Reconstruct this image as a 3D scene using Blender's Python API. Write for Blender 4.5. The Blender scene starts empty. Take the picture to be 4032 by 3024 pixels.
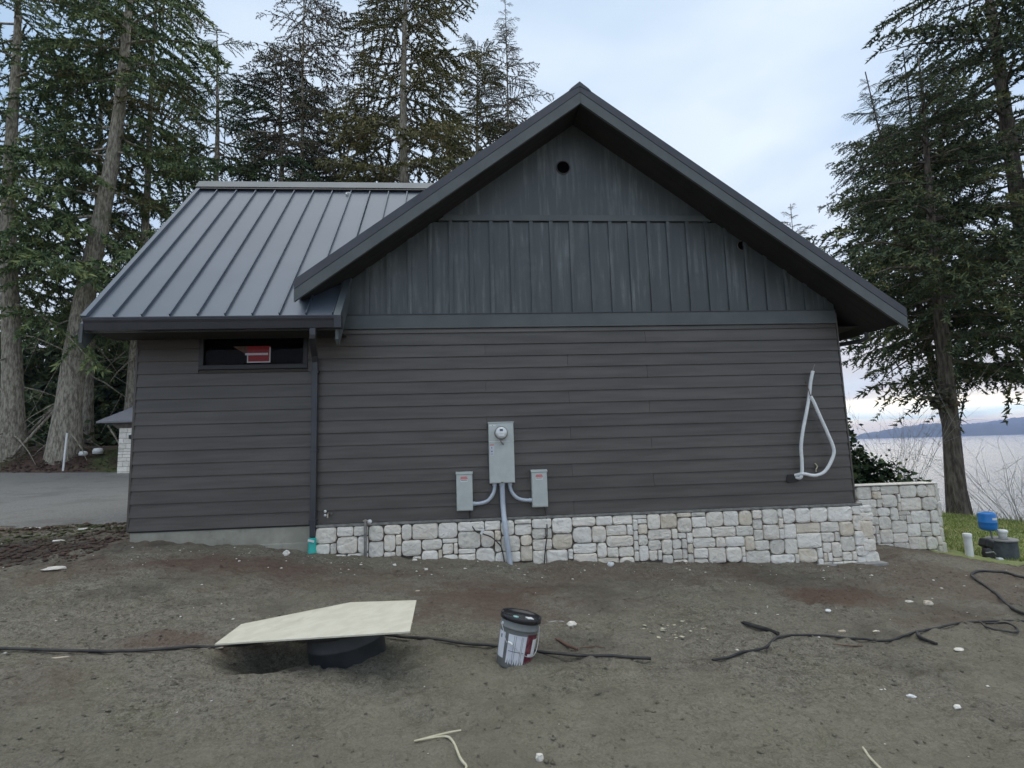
import bpy, math, random
import numpy as np
from mathutils import Vector, Matrix
S = bpy.context.scene
rnd = random.Random(7)
# ------------------------------------------------------------------ camera
cam = bpy.data.cameras.new('camera'); camo = bpy.data.objects.new('camera', cam)
S.collection.objects.link(camo); S.camera = camo
def cam_axes(p, r, y):
    cy, sy = math.cos(y), math.sin(y); cp, sp = math.cos(p), math.sin(p); cr, sr = math.cos(r), math.sin(r)
    f = Vector((-sy*cp, cy*cp, sp)); rt = Vector((cy, sy, 0)); up = rt.cross(f)
    return rt*cr + up*sr, -rt*sr + up*cr, f
_r, _u, _f = cam_axes(0.12020, -0.0304, -0.0792)
camo.matrix_world = Matrix(((_r.x, _u.x, -_f.x, 0), (_r.y, _u.y, -_f.y, -7.7102), (_r.z, _u.z, -_f.z, 0.9613), (0, 0, 0, 1)))
cam.sensor_width = 36; cam.lens = 2090.7/4032*36; cam.clip_start = .05; cam.clip_end = 40000
# ------------------------------------------------------------------ world: dusk under thin broken overcast
W = bpy.data.worlds.new('World'); S.world = W; W.use_nodes = True
SUN_EL, SUN_AZ = math.radians(28.0), math.atan2(0.74, 1.0)     # behind the cloud, right of and beyond the house, azimuth from +Y towards +X
wn, wl = W.node_tree.nodes, W.node_tree.links; wn.clear()
def N(nt, t, **k):
    n = nt.nodes.new(t)
    for a, v in k.items():
        if a == 'inp':
            for i, x in v.items(): n.inputs[i].default_value = x
        else: setattr(n, a, v)
    return n
nt = W.node_tree
out = N(nt, 'ShaderNodeOutputWorld')
sky = N(nt, 'ShaderNodeTexSky', sky_type='NISHITA', sun_disc=False, sun_elevation=SUN_EL, sun_rotation=SUN_AZ)
b1 = N(nt, 'ShaderNodeBackground', inp={1: .08}); wl.new(sky.outputs[0], b1.inputs[0])
tc = N(nt, 'ShaderNodeTexCoord'); sep = N(nt, 'ShaderNodeSeparateXYZ'); wl.new(tc.outputs['Generated'], sep.inputs[0])
cf = N(nt, 'ShaderNodeMapRange', inp={'From Min': .62, 'From Max': .8, 'To Min': 1, 'To Max': 0}); wl.new(sep.outputs[2], cf.inputs[0])   # the cloud veil thickens overhead
# cloud-plane coordinates: direction / (z + .12)
zz = N(nt, 'ShaderNodeMath', operation='MAXIMUM', inp={1: 0.0}); wl.new(sep.outputs[2], zz.inputs[0])
zp = N(nt, 'ShaderNodeMath', operation='ADD', inp={1: .16}); wl.new(zz.outputs[0], zp.inputs[0])
vd = N(nt, 'ShaderNodeVectorMath', operation='DIVIDE'); cmb = N(nt, 'ShaderNodeCombineXYZ')
for i in range(3): wl.new(zp.outputs[0], cmb.inputs[i])
wl.new(tc.outputs['Generated'], vd.inputs[0]); wl.new(cmb.outputs[0], vd.inputs[1])
n1 = N(nt, 'ShaderNodeTexNoise', inp={'Scale': .85, 'Detail': 5, 'Roughness': .5, 'Distortion': .4}); wl.new(vd.outputs[0], n1.inputs['Vector'])
ramp = N(nt, 'ShaderNodeValToRGB')                              # colour by elevation
cr = ramp.color_ramp; cr.elements[0].position = 0; cr.elements[0].color = (1.5, 1.35, 1.0, 1)
cr.elements[1].position = 1; cr.elements[1].color = (1.80, 1.80, 1.76, 1)
for pos, c in ((.022, (2.2, 1.85, 1.25)), (.036, (1.1, 1.4, 1.4)), (.052, (1.8, 1.6, 1.2)), (.06, (1.0, .95, .86)), (.078, (.46, .46, .50)), (.12, (.60, .60, .65)), (.25, (.52, .61, .74)), (.45, (.36, .50, .68)), (.68, (.40, .53, .68)), (.85, (1.2, 1.22, 1.22))):
    e = cr.elements.new(pos); e.color = (*c, 1)
n0 = N(nt, 'ShaderNodeTexNoise', inp={'Scale': 5.0, 'Detail': 4}); mp = N(nt, 'ShaderNodeMapping', inp={'Scale': (1, 1, 9)})
wl.new(tc.outputs['Generated'], mp.inputs[0]); wl.new(mp.outputs[0], n0.inputs['Vector'])
j = N(nt, 'ShaderNodeMath', operation='MULTIPLY_ADD', inp={1: .05, 2: -.025}); wl.new(n0.outputs[0], j.inputs[0])
za = N(nt, 'ShaderNodeMath', operation='ADD'); wl.new(zz.outputs[0], za.inputs[0]); wl.new(j.outputs[0], za.inputs[1]); wl.new(za.outputs[0], ramp.inputs[0])
cl = N(nt, 'ShaderNodeMapRange', inp={'From Min': .48, 'From Max': .64, 'To Min': 0, 'To Max': .8}); wl.new(n1.outputs[0], cl.inputs[0])
cm = N(nt, 'ShaderNodeMath', operation='MULTIPLY'); wl.new(cl.outputs[0], cm.inputs[0]); wl.new(cf.outputs[0], cm.inputs[1])
mx = N(nt, 'ShaderNodeMix', data_type='RGBA'); wl.new(cm.outputs[0], mx.inputs[0]); wl.new(ramp.outputs[0], mx.inputs[6])
mx.inputs[7].default_value = (.62, .71, .82, 1)
b2 = N(nt, 'ShaderNodeBackground', inp={1: 1.0}); wl.new(mx.outputs[2], b2.inputs[0])
ms = N(nt, 'ShaderNodeMixShader', inp={0: .93}); wl.new(b1.outputs[0], ms.inputs[1]); wl.new(b2.outputs[0], ms.inputs[2]); wl.new(ms.outputs[0], out.inputs[0])
sl = bpy.data.lights.new('sun', 'SUN'); sl.energy = .5; sl.angle = math.radians(25); sl.color = (1, .86, .68)
so = bpy.data.objects.new('sun', sl); S.collection.objects.link(so)
sd = Vector((math.sin(SUN_AZ)*math.cos(SUN_EL), math.cos(SUN_AZ)*math.cos(SUN_EL), math.sin(SUN_EL)))
so.rotation_euler = (-sd).to_track_quat('-Z', 'Y').to_euler(); so.location = (20, 20, 30)
vs = S.view_settings; vs.view_transform = 'Standard'; vs.look = 'None'; vs.gamma = 1; vs.use_curve_mapping = False; vs.exposure = .46
S.cycles.use_denoising = True; S.cycles.max_bounces = 7; S.cycles.volume_bounces = 0; S.cycles.transparent_max_bounces = 12
S.cycles.sample_clamp_indirect = 6
# ------------------------------------------------------------------ helpers
WL = {}
def wloc(o): return WL.get(o.name, (0, 0, 0)) if o else (0, 0, 0)
def tag(o, label=None, cat=None, group=None, kind=None):
    if label: o['label'] = label
    if cat: o['category'] = cat
    if group: o['group'] = group
    if kind: o['kind'] = kind
    return o
def thing(name, loc, label, cat, group=None):
    o = bpy.data.objects.new(name, None); S.collection.objects.link(o); o.location = loc; o.empty_display_size = .2
    WL[o.name] = tuple(loc); return tag(o, label, cat, group)
class M:
    def __init__(s): s.v = []; s.f = []; s.sm = []; s.arr = None
    def add(s, vs, fs, smooth=False):
        b = len(s.v); s.v += [tuple(p) for p in vs]; s.f += [tuple(i+b for i in f) for f in fs]; s.sm += [smooth]*len(fs); return s
    def box(s, x0, x1, y0, y1, z0, z1):
        v = [(x, y, z) for z in (z0, z1) for y in (y0, y1) for x in (x0, x1)]
        return s.add(v, [(0, 2, 3, 1), (4, 5, 7, 6), (0, 1, 5, 4), (2, 6, 7, 3), (0, 4, 6, 2), (1, 3, 7, 5)])
    def obox(s, c, sx, sy, sz, Rm=None):
        Rm = Rm or Matrix.Identity(3)
        v = [Vector(c) + Rm @ Vector((x*sx/2, y*sy/2, z*sz/2)) for z in (-1, 1) for y in (-1, 1) for x in (-1, 1)]
        return s.add(v, [(0, 2, 3, 1), (4, 5, 7, 6), (0, 1, 5, 4), (2, 6, 7, 3), (0, 4, 6, 2), (1, 3, 7, 5)])
    def prism(s, poly, a0, a1, ax='y'):     # poly in xz (ax y) or yz (ax x) or xy (ax z)
        n = len(poly)
        if ax == 'y': v = [(p[0], a, p[1]) for a in (a0, a1) for p in poly]
        elif ax == 'x': v = [(a, p[0], p[1]) for a in (a0, a1) for p in poly]
        else: v = [(p[0], p[1], a) for a in (a0, a1) for p in poly]
        return s.add(v, [tuple(range(n)), tuple(range(2*n-1, n-1, -1))] + [(i, (i+1) % n, n+(i+1) % n, n+i) for i in range(n)])
    def tube(s, pts, r, n=10, caps=True, smooth=True):
        pts = [Vector(p) for p in pts]; rs = r if isinstance(r, (list, tuple)) else [r]*len(pts); vs = []; fs = []
        t0 = (pts[1]-pts[0]).normalized(); u = t0.orthogonal().normalized()
        for i, p in enumerate(pts):
            t = (pts[min(i+1, len(pts)-1)]-pts[max(i-1, 0)]).normalized()
            u = (u - t*u.dot(t)).normalized(); w = t.cross(u)
            vs += [p + (u*math.cos(2*math.pi*k/n)+w*math.sin(2*math.pi*k/n))*rs[i] for k in range(n)]
        for i in range(len(pts)-1):
            for k in range(n): fs.append((i*n+k, i*n+(k+1) % n, (i+1)*n+(k+1) % n, (i+1)*n+k))
        s.add(vs, fs, smooth)
        if caps: s.add(vs[:n], [tuple(range(n-1, -1, -1))]); s.add(vs[-n:], [tuple(range(n))])
        return s
    def lathe(s, prof, c, n=24, Rm=None, smooth=True, a0=0, a1=2*math.pi):
        Rm = Rm or Matrix.Identity(3); full = abs(a1-a0-2*math.pi) < 1e-6; m = n if full else n+1; vs = []
        for r, z in prof:
            for k in range(m):
                a = a0+(a1-a0)*k/n; vs.append(Vector(c)+Rm @ Vector((r*math.cos(a), r*math.sin(a), z)))
        fs = [(i*m+k, i*m+(k+1) % m, (i+1)*m+(k+1) % m, (i+1)*m+k) for i in range(len(prof)-1) for k in range(n)]
        return s.add(vs, fs, smooth)
    def build(s, name, mat, parent=None, bevel=0, kind=None, seg=2):
        me = bpy.data.meshes.new(name); L = wloc(parent)
        me.from_pydata([(p[0]-L[0], p[1]-L[1], p[2]-L[2]) for p in s.v], [], s.f)
        me.polygons.foreach_set('use_smooth', s.sm); me.validate(); me.update()
        if mat: me.materials.append(mat)
        o = bpy.data.objects.new(name, me); S.collection.objects.link(o)
        if parent: o.parent = parent
        WL[o.name] = L
        if bevel:
            m = o.modifiers.new('bevel', 'BEVEL'); m.width = bevel; m.segments = seg; m.limit_method = 'ANGLE'; m.angle_limit = .6
        if kind: o['kind'] = kind
        return o
def arr_obj(name, V, F, mat, parent=None, kind=None, smooth=False):
    """numpy vertices (n,3) and faces (m,k)"""
    me = bpy.data.meshes.new(name); V = np.asarray(V, np.float32) - np.array(wloc(parent), np.float32); F = np.asarray(F, np.int32); k = F.shape[1]
    me.vertices.add(len(V)); me.vertices.foreach_set('co', V.ravel())
    me.loops.add(F.size); me.loops.foreach_set('vertex_index', F.ravel())
    me.polygons.add(len(F)); me.polygons.foreach_set('loop_start', np.arange(0, F.size, k, dtype=np.int32))
    me.polygons.foreach_set('loop_total', np.full(len(F), k, np.int32))
    if smooth: me.polygons.foreach_set('use_smooth', np.ones(len(F), bool))
    me.update(calc_edges=True); me.materials.append(mat)
    o = bpy.data.objects.new(name, me); S.collection.objects.link(o)
    if parent: o.parent = parent
    if kind: o['kind'] = kind
    WL[o.name] = wloc(parent); return o
def mat(name, col, rough=.7, col2=None, scale=4, stretch=(1, 1, 1), lo=.4, hi=.6, detail=6, bump=0, bscale=40, bdist=.01, metal=0, spec=.5, rand=0, third=None, tscale=1.2, t0=.55, t1=.7, bstretch=None, coat=0, rrough=0):
    m = bpy.data.materials.new(name); m.use_nodes = True; nt = m.node_tree; L = nt.links
    p = nt.nodes['Principled BSDF']; p.inputs['Roughness'].default_value = rough; p.inputs['Metallic'].default_value = metal
    p.inputs['Specular IOR Level'].default_value = spec; p.inputs['Coat Weight'].default_value = coat
    tc = N(nt, 'ShaderNodeTexCoord'); mp = N(nt, 'ShaderNodeMapping', inp={'Scale': stretch}); L.new(tc.outputs['Object'], mp.inputs[0])
    src = None
    if col2:
        n = N(nt, 'ShaderNodeTexNoise', inp={'Scale': scale, 'Detail': detail, 'Roughness': .6}); L.new(mp.outputs[0], n.inputs['Vector'])
        r = N(nt, 'ShaderNodeMapRange', inp={'From Min': lo, 'From Max': hi}); L.new(n.outputs[0], r.inputs[0])
        x = N(nt, 'ShaderNodeMix', data_type='RGBA'); x.inputs[6].default_value = (*col, 1); x.inputs[7].default_value = (*col2, 1)
        L.new(r.outputs[0], x.inputs[0]); src = x.outputs[2]
        if rrough:
            q = N(nt, 'ShaderNodeMapRange', inp={'To Min': rough-rrough, 'To Max': rough+rrough}); L.new(n.outputs[0], q.inputs[0]); L.new(q.outputs[0], p.inputs['Roughness'])
    if third:
        n = N(nt, 'ShaderNodeTexNoise', inp={'Scale': tscale, 'Detail': 5, 'Roughness': .65}); L.new(tc.outputs['Object'], n.inputs['Vector'])
        r = N(nt, 'ShaderNodeMapRange', inp={'From Min': t0, 'From Max': t1}); L.new(n.outputs[0], r.inputs[0])
        x = N(nt, 'ShaderNodeMix', data_type='RGBA'); x.inputs[6].default_value = (*col, 1); x.inputs[7].default_value = (*third, 1)
        if src: L.new(src, x.inputs[6])
        L.new(r.outputs[0], x.inputs[0]); src = x.outputs[2]
    if rand:
        oi = N(nt, 'ShaderNodeObjectInfo'); r = N(nt, 'ShaderNodeMapRange', inp={'To Min': 1-rand, 'To Max': 1+rand}); L.new(oi.outputs['Random'], r.inputs[0])
        x = N(nt, 'ShaderNodeVectorMath', operation='SCALE'); x.inputs[0].default_value = col
        if src: L.new(src, x.inputs[0])
        L.new(r.outputs[0], x.inputs['Scale']); src = x.outputs[0]
    if src: L.new(src, p.inputs['Base Color'])
    else: p.inputs['Base Color'].default_value = (*col, 1)
    if bump:
        n = N(nt, 'ShaderNodeTexNoise', inp={'Scale': bscale, 'Detail': 5, 'Roughness': .65})
        if bstretch:
            mb = N(nt, 'ShaderNodeMapping', inp={'Scale': bstretch}); L.new(tc.outputs['Object'], mb.inputs[0]); L.new(mb.outputs[0], n.inputs['Vector'])
        else: L.new(mp.outputs[0], n.inputs['Vector'])
        b = N(nt, 'ShaderNodeBump', inp={'Strength': bump, 'Distance': bdist}); L.new(n.outputs[0], b.inputs['Height']); L.new(b.outputs[0], p.inputs['Normal'])
    return m
def leafmat(name, a, b, c=None, sc=.8):
    m = bpy.data.materials.new(name); m.use_nodes = True; nt = m.node_tree; L = nt.links
    p = nt.nodes['Principled BSDF']; p.inputs['Roughness'].default_value = .75; p.inputs['Specular IOR Level'].default_value = .25
    g = N(nt, 'ShaderNodeNewGeometry'); tc = N(nt, 'ShaderNodeTexCoord'); n = N(nt, 'ShaderNodeTexNoise', inp={'Scale': sc, 'Detail': 4})
    L.new(tc.outputs['Object'], n.inputs['Vector'])
    ad = N(nt, 'ShaderNodeMath', operation='MULTIPLY_ADD', inp={1: .45, 2: -.2}); L.new(g.outputs['Random Per Island'], ad.inputs[0])
    a2 = N(nt, 'ShaderNodeMath', operation='ADD'); L.new(ad.outputs[0], a2.inputs[0]); L.new(n.outputs[0], a2.inputs[1])
    r = N(nt, 'ShaderNodeValToRGB'); e = r.color_ramp; e.elements[0].position = .3; e.elements[0].color = (*a, 1); e.elements[1].position = .62; e.elements[1].color = (*b, 1)
    if c: q = e.elements.new(.8); q.color = (*c, 1)
    L.new(a2.outputs[0], r.inputs[0]); L.new(r.outputs[0], p.inputs['Base Color'])
    return m
MT = {}
MT['siding'] = mat('siding_paint', (.074, .065, .057), .34, (.104, .092, .082), 2.2, (.35, 1, 5), bump=.4, bscale=9, bdist=.005, bstretch=(5, 5, 60), rand=.07, rrough=.06)
MT['panel'] = mat('gable_paint', (.074, .086, .087), .42, (.215, .236, .236), 6.0, (2.2, 1, .16), lo=.48, hi=.78, detail=7, bump=.3, bscale=10, bdist=.003, bstretch=(40, 40, 3), rand=.05, third=(.070, .081, .083), tscale=.9, t0=.42, t1=.6)
MT['trim'] = mat('trim_paint', (.084, .098, .098), .42, (.102, .117, .117), 3, bump=.2, bscale=30, bdist=.002, rand=.04)
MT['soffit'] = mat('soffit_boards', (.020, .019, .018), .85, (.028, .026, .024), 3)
MT['metal'] = mat('standing_seam_metal', (.095, .120, .155), .36, (.112, .138, .174), .6, metal=.45, bump=.04, bscale=3, bdist=.01, rrough=.04, rand=.03)
MT['metaldark'] = mat('rake_metal', (.060, .062, .072), .42, (.074, .076, .086), 2, metal=.3)
MT['gutter'] = mat('gutter_metal', (.042, .043, .050), .4, (.052, .053, .06), 2, metal=.3)
MT['capmetal'] = mat('ridge_cap_metal', (.10, .12, .135), .4, (.12, .14, .155), 2, metal=.4)
MT['black'] = mat('black_plastic', (.015, .015, .016), .4)
MT['lidblack'] = mat('glossy_lid', (.018, .018, .020), .22)
MT['void'] = mat('unlit_opening', (.004, .004, .005), 1, spec=0)  # near-black without gloss, paints the darkness inside openings
MT['blackrub'] = mat('black_rubber', (.018, .018, .019), .6, (.05, .048, .045), 8, third=(.08, .07, .06), tscale=5, t0=.6, t1=.75)
MT['conc'] = mat('concrete', (.30, .295, .245), .9, (.38, .37, .31), 3, bump=.3, bscale=30, third=(.20, .20, .15), tscale=2)
MT['footing'] = mat('footing_concrete', (.25, .245, .235), .9, (.33, .32, .30), 5, bump=.3, bscale=40)
MT['mortar'] = mat('mortar', (.13, .11, .095), .95, (.20, .175, .15), 6, bump=.5, bscale=60)
ST = [mat('stone_cream', (.80, .735, .63), .85, (.87, .82, .73), 6, bump=.8, bscale=11, bdist=.035, rand=.07, third=(.64, .60, .53), tscale=9, t0=.56, t1=.68),
      mat('stone_white', (.82, .775, .69), .85, (.88, .85, .78), 6, bump=.8, bscale=11, bdist=.035, rand=.07, third=(.66, .64, .60), tscale=9, t0=.56, t1=.68),
      mat('stone_grey', (.70, .66, .58), .85, (.79, .75, .67), 6, bump=.8, bscale=11, bdist=.035, rand=.08, third=(.54, .52, .48), tscale=9, t0=.56, t1=.68),
      mat('stone_tan', (.70, .61, .48), .85, (.80, .73, .61), 6, bump=.8, bscale=11, bdist=.035, rand=.07, third=(.60, .55, .50), tscale=9, t0=.56, t1=.68)]
MT['cabinet'] = mat('cabinet_grey', (.50, .54, .52), .45, (.55, .59, .57), 8, metal=.15, bump=.05, bscale=60, bdist=.001)
MT['conduit'] = mat('conduit_pvc', (.44, .49, .56), .35, (.54, .59, .65), 3, metal=.1)
MT['white'] = mat('white_plastic', (.78, .79, .78), .45, (.70, .71, .71), 6)
MT['foam'] = mat('white_insulation_tube', (.84, .85, .84), .5, (.76, .78, .78), 7, bump=.2, bscale=30)
MT['glassclear'] = mat('meter_glass', (.75, .78, .78), .12, metal=.2)
MT['red'] = mat('red_label', (.30, .010, .018), .6)
MT['pinklabel'] = mat('faded_red_label', (.62, .22, .22), .6)
MT['teal'] = mat('teal_plastic', (.02, .42, .36), .45)
MT['galv'] = mat('galvanised', (.20, .20, .19), .5, (.32, .31, .29), 12, metal=.4)
MT['brass'] = mat('old_brass', (.40, .36, .30), .4, metal=.7)
MT['board'] = mat('pale_fibreboard', (.60, .565, .45), .8, (.67, .635, .52), 8, bump=.15, bscale=90, bdist=.002, third=(.52, .48, .37), tscale=5, t0=.58, t1=.75)
MT['riser'] = mat('riser_plastic', (.022, .025, .028), .5, (.04, .043, .046), 5)
MT['bucketgrey'] = mat('bucket_grey', (.15, .16, .155), .4, (.20, .21, .205), 6)
MT['paper'] = mat('label_paper', (.58, .60, .66), .7, (.68, .70, .74), 9)
MT['ink'] = mat('ink_print', (.10, .11, .13), .8)
MT['maroon'] = mat('maroon_print', (.11, .018, .03), .5, (.20, .06, .075), 25, lo=.5, hi=.6)
MT['aqua'] = mat('aqua_sticker', (.35, .62, .60), .6)
MT['wire'] = mat('steel_wire', (.55, .56, .56), .35, metal=.8)
MT['wood'] = mat('raw_wood', (.48, .40, .30), .8, (.60, .52, .40), 10)
MT['straw'] = mat('pale_stalk', (.52, .47, .33), .8, (.60, .56, .42), 14)
MT['darkwood'] = mat('dark_wood', (.10, .055, .04), .85, (.16, .09, .065), 12)
MT['blue'] = mat('blue_tank_paint', (.015, .17, .50), .35, (.025, .20, .56), 3)
MT['ring'] = mat('well_ring', (.045, .055, .062), .85, (.075, .085, .09), 12, bump=.4, bscale=60)
MT['bark'] = mat('fir_bark', (.17, .15, .115), .95, (.46, .42, .34), 4.5, (3, 3, .8), lo=.38, hi=.6, bump=1.0, bscale=3.5, bdist=.12, bstretch=(3, 3, .55), third=(.16, .18, .10), tscale=1.1, t0=.6, t1=.75)
MT['barkdark'] = mat('dark_fir_bark', (.07, .055, .045), .95, (.22, .185, .15), 4, (3, 3, .6), lo=.4, hi=.65, bump=1.0, bscale=4, bdist=.1, bstretch=(3, 3, .6))
MT['leafA'] = leafmat('fir_needles', (.065, .105, .055), (.185, .245, .105), (.32, .35, .14))
MT['leafB'] = leafmat('olive_needles', (.080, .088, .040), (.20, .195, .085), (.32, .27, .13))
MT['leafC'] = leafmat('brown_green_needles', (.08, .075, .055), (.17, .165, .11), (.22, .15, .11))
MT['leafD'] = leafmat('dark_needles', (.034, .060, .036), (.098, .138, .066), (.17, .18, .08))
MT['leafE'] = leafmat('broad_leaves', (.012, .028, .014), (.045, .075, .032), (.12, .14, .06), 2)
MT['leafR'] = leafmat('shore_fir_needles', (.036, .054, .034), (.105, .135, .066), (.22, .225, .09))
# ------------------------------------------------------------------ terrain
P = np.array([(-4.64,-.1,-.15),(-3.4,-.1,-.21),(-2.3,-.15,-.35),(-1.8,-.1,-.42),(.5,-.1,-.60),(3,-.1,-.73),(5.8,-.1,-.88),(0,-7.7,-.62),(-4,-7.7,-.5),(4,-7.7,-.75),(0,-4,-.6),(-4,-4,-.42),(4,-4,-.8),
 (-6,-2,-.27),(-3,-2,-.38),(0,-2,-.58),(4,-2,-.80),(8.4,1.4,-1.14),(7.05,1.4,-.92),(6.1,1.4,-.86),(8,-1.5,-1.04),(8.6,.8,-1.11),(11,3,-1.17),(12.7,6,-1.22),(14,7,-1.28),(14.6,5.7,-1.38),(12,-3,-1.25),(20,-5,-1.6),(24,-1,-1.7),
 (0,5,-.3),(5,6,-.8),(8,8,-1.0),(-6,0,-.15),(-8,2,-.1),(-7,8,.02),(-10,14,.12),(-15,14,.2),(-20,10,.15),(-16,5,0),(-9,16,.22),(-15,16,.23),(-20,18,.45),(0,20,.5),(0,35,1),(-30,30,1.6),(-20,-10,-.2),(20,-15,-1.6),(6,20,0),(-30,60,3),(-45,20,1)], float)
def U(r): r = np.maximum(r, 1e-9); return r*r*np.log(r)
_n = len(P); _D = np.hypot(P[:, None, 0]-P[None, :, 0], P[:, None, 1]-P[None, :, 1])
_A = np.zeros((_n+3, _n+3)); _A[:_n, :_n] = U(_D)+np.eye(_n)*.3; _A[:_n, _n] = 1; _A[:_n, _n+1:] = P[:, :2]; _A[_n:, :_n] = _A[:_n, _n:].T
_w = np.linalg.solve(_A, np.r_[P[:, 2], 0, 0, 0])
rs = np.random.RandomState(3)
_G = rs.rand(256, 256)
def vnoise(x, y):
    xi = np.floor(x).astype(int); yi = np.floor(y).astype(int); fx = x-xi; fy = y-yi; fx = fx*fx*(3-2*fx); fy = fy*fy*(3-2*fy)
    g = lambda a, b: _G[a & 255, b & 255]
    return (g(xi, yi)*(1-fx)+g(xi+1, yi)*fx)*(1-fy)+(g(xi, yi+1)*(1-fx)+g(xi+1, yi+1)*fx)*fy-.5
def sstep(x, a, b): t = np.clip((x-a)/(b-a), 0, 1); return t*t*(3-2*t)
def cliff(x, y): return np.minimum(x+y-21.6, (x-.45*y-8)*.9)
_dr = random.Random(5)
DENTS = [(_dr.uniform(-5.5, 6.5), _dr.uniform(-5.3, -.7), _dr.uniform(.06, .19), _dr.uniform(.03, .075), -.5+_dr.gauss(0, .35), _dr.uniform(.006, .022)) for _ in range(210)]
def gz(x, y, rough=True):
    x = np.asarray(x, float); y = np.asarray(y, float); sh = x.shape; x = x.ravel(); y = y.ravel()
    xc = np.clip(x, -40, 26); yc = np.clip(y, -14, 55); z = np.empty_like(xc)
    for i in range(0, len(xc), 20000):
        s = slice(i, i+20000); z[s] = U(np.hypot(xc[s, None]-P[None, :, 0], yc[s, None]-P[None, :, 1])) @ _w[:_n] + _w[_n]+_w[_n+1]*xc[s]+_w[_n+2]*yc[s]
    z += 1.05*sstep(y, 16.3, 18.1)*sstep(-x, 2, 9)
    z += .22*vnoise(x*.7+9, y*.7)*sstep(y, 16.5, 18)
    if rough:
        k = np.exp(-np.maximum(0, -y-30)/10)*(1-sstep(y, 1.0, 3.0)*.7)
        z += k*(.05*vnoise(x*1.1, y*1.6)+.045*vnoise(x*3.1+5, y*4.3+2)+.040*vnoise((x+y)*5.3+15, (y-x)*9.3+2)+.030*vnoise((x+y*.7)*11+3, (y-x*.5)*16+8)+.014*vnoise(x*20, y*22))
    z -= .17*np.exp(-(((x+1.52)/.38)**2+((y+3.34)/.26)**2))-.05*np.exp(-(((x+1.6)/.5)**2+((y+3.85)/.15)**2))
    if rough:
        near = (np.abs(x) < 9) & (y < 1.2) & (y > -6); xn, yn = x[near], y[near]; dz = np.zeros_like(xn)
        for cx, cy, a, b, th, dpt in DENTS:
            u = (xn-cx)*math.cos(th)+(yn-cy)*math.sin(th); w = -(xn-cx)*math.sin(th)+(yn-cy)*math.cos(th); q = np.maximum(1-(u/a)**2-(w/b)**2, -1.2)
            dz += np.where(q > 0, -dpt*np.sqrt(np.maximum(q, 0)), dpt*.35*np.exp(-((q+.35)/.3)**2)*(q > -1.19))
        z[near] += dz
    c = cliff(x, y); z = z-(13+0*z)*sstep(c, 0, 9)-.25*sstep(c, -2.0, 0)
    z = np.where(c > 8, np.minimum(z, -15), z)
    return z.reshape(sh)
def g1(x, y): return float(gz(np.array([x]), np.array([y]))[0])
def axis(lo, hi, step, far, gr=1.13):
    a = list(np.arange(lo, hi+1e-6, step)); s = step; v = a[-1]
    while v < far: s = min(s*gr, 1500); v += s; a.append(v)
    s = step; v = a[0]; b = []
    while v > -far: s = min(s*gr, 1500); v -= s; b.append(v)
    return np.array(b[::-1]+a)
xs = axis(-6.2, 9.2, .048, 9000, 1.09); ys = axis(-5.5, .6, .044, 9000, 1.09)
GX, GY = np.meshgrid(xs, ys, indexing='ij'); GZ = gz(GX, GY)
def gridfaces(mask):
    i, j2 = np.nonzero(mask); n = len(ys); return np.stack([i*n+j2, (i+1)*n+j2, (i+1)*n+j2+1, i*n+j2+1], 1)
GV = np.stack([GX.ravel(), GY.ravel(), GZ.ravel()], 1)
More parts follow.
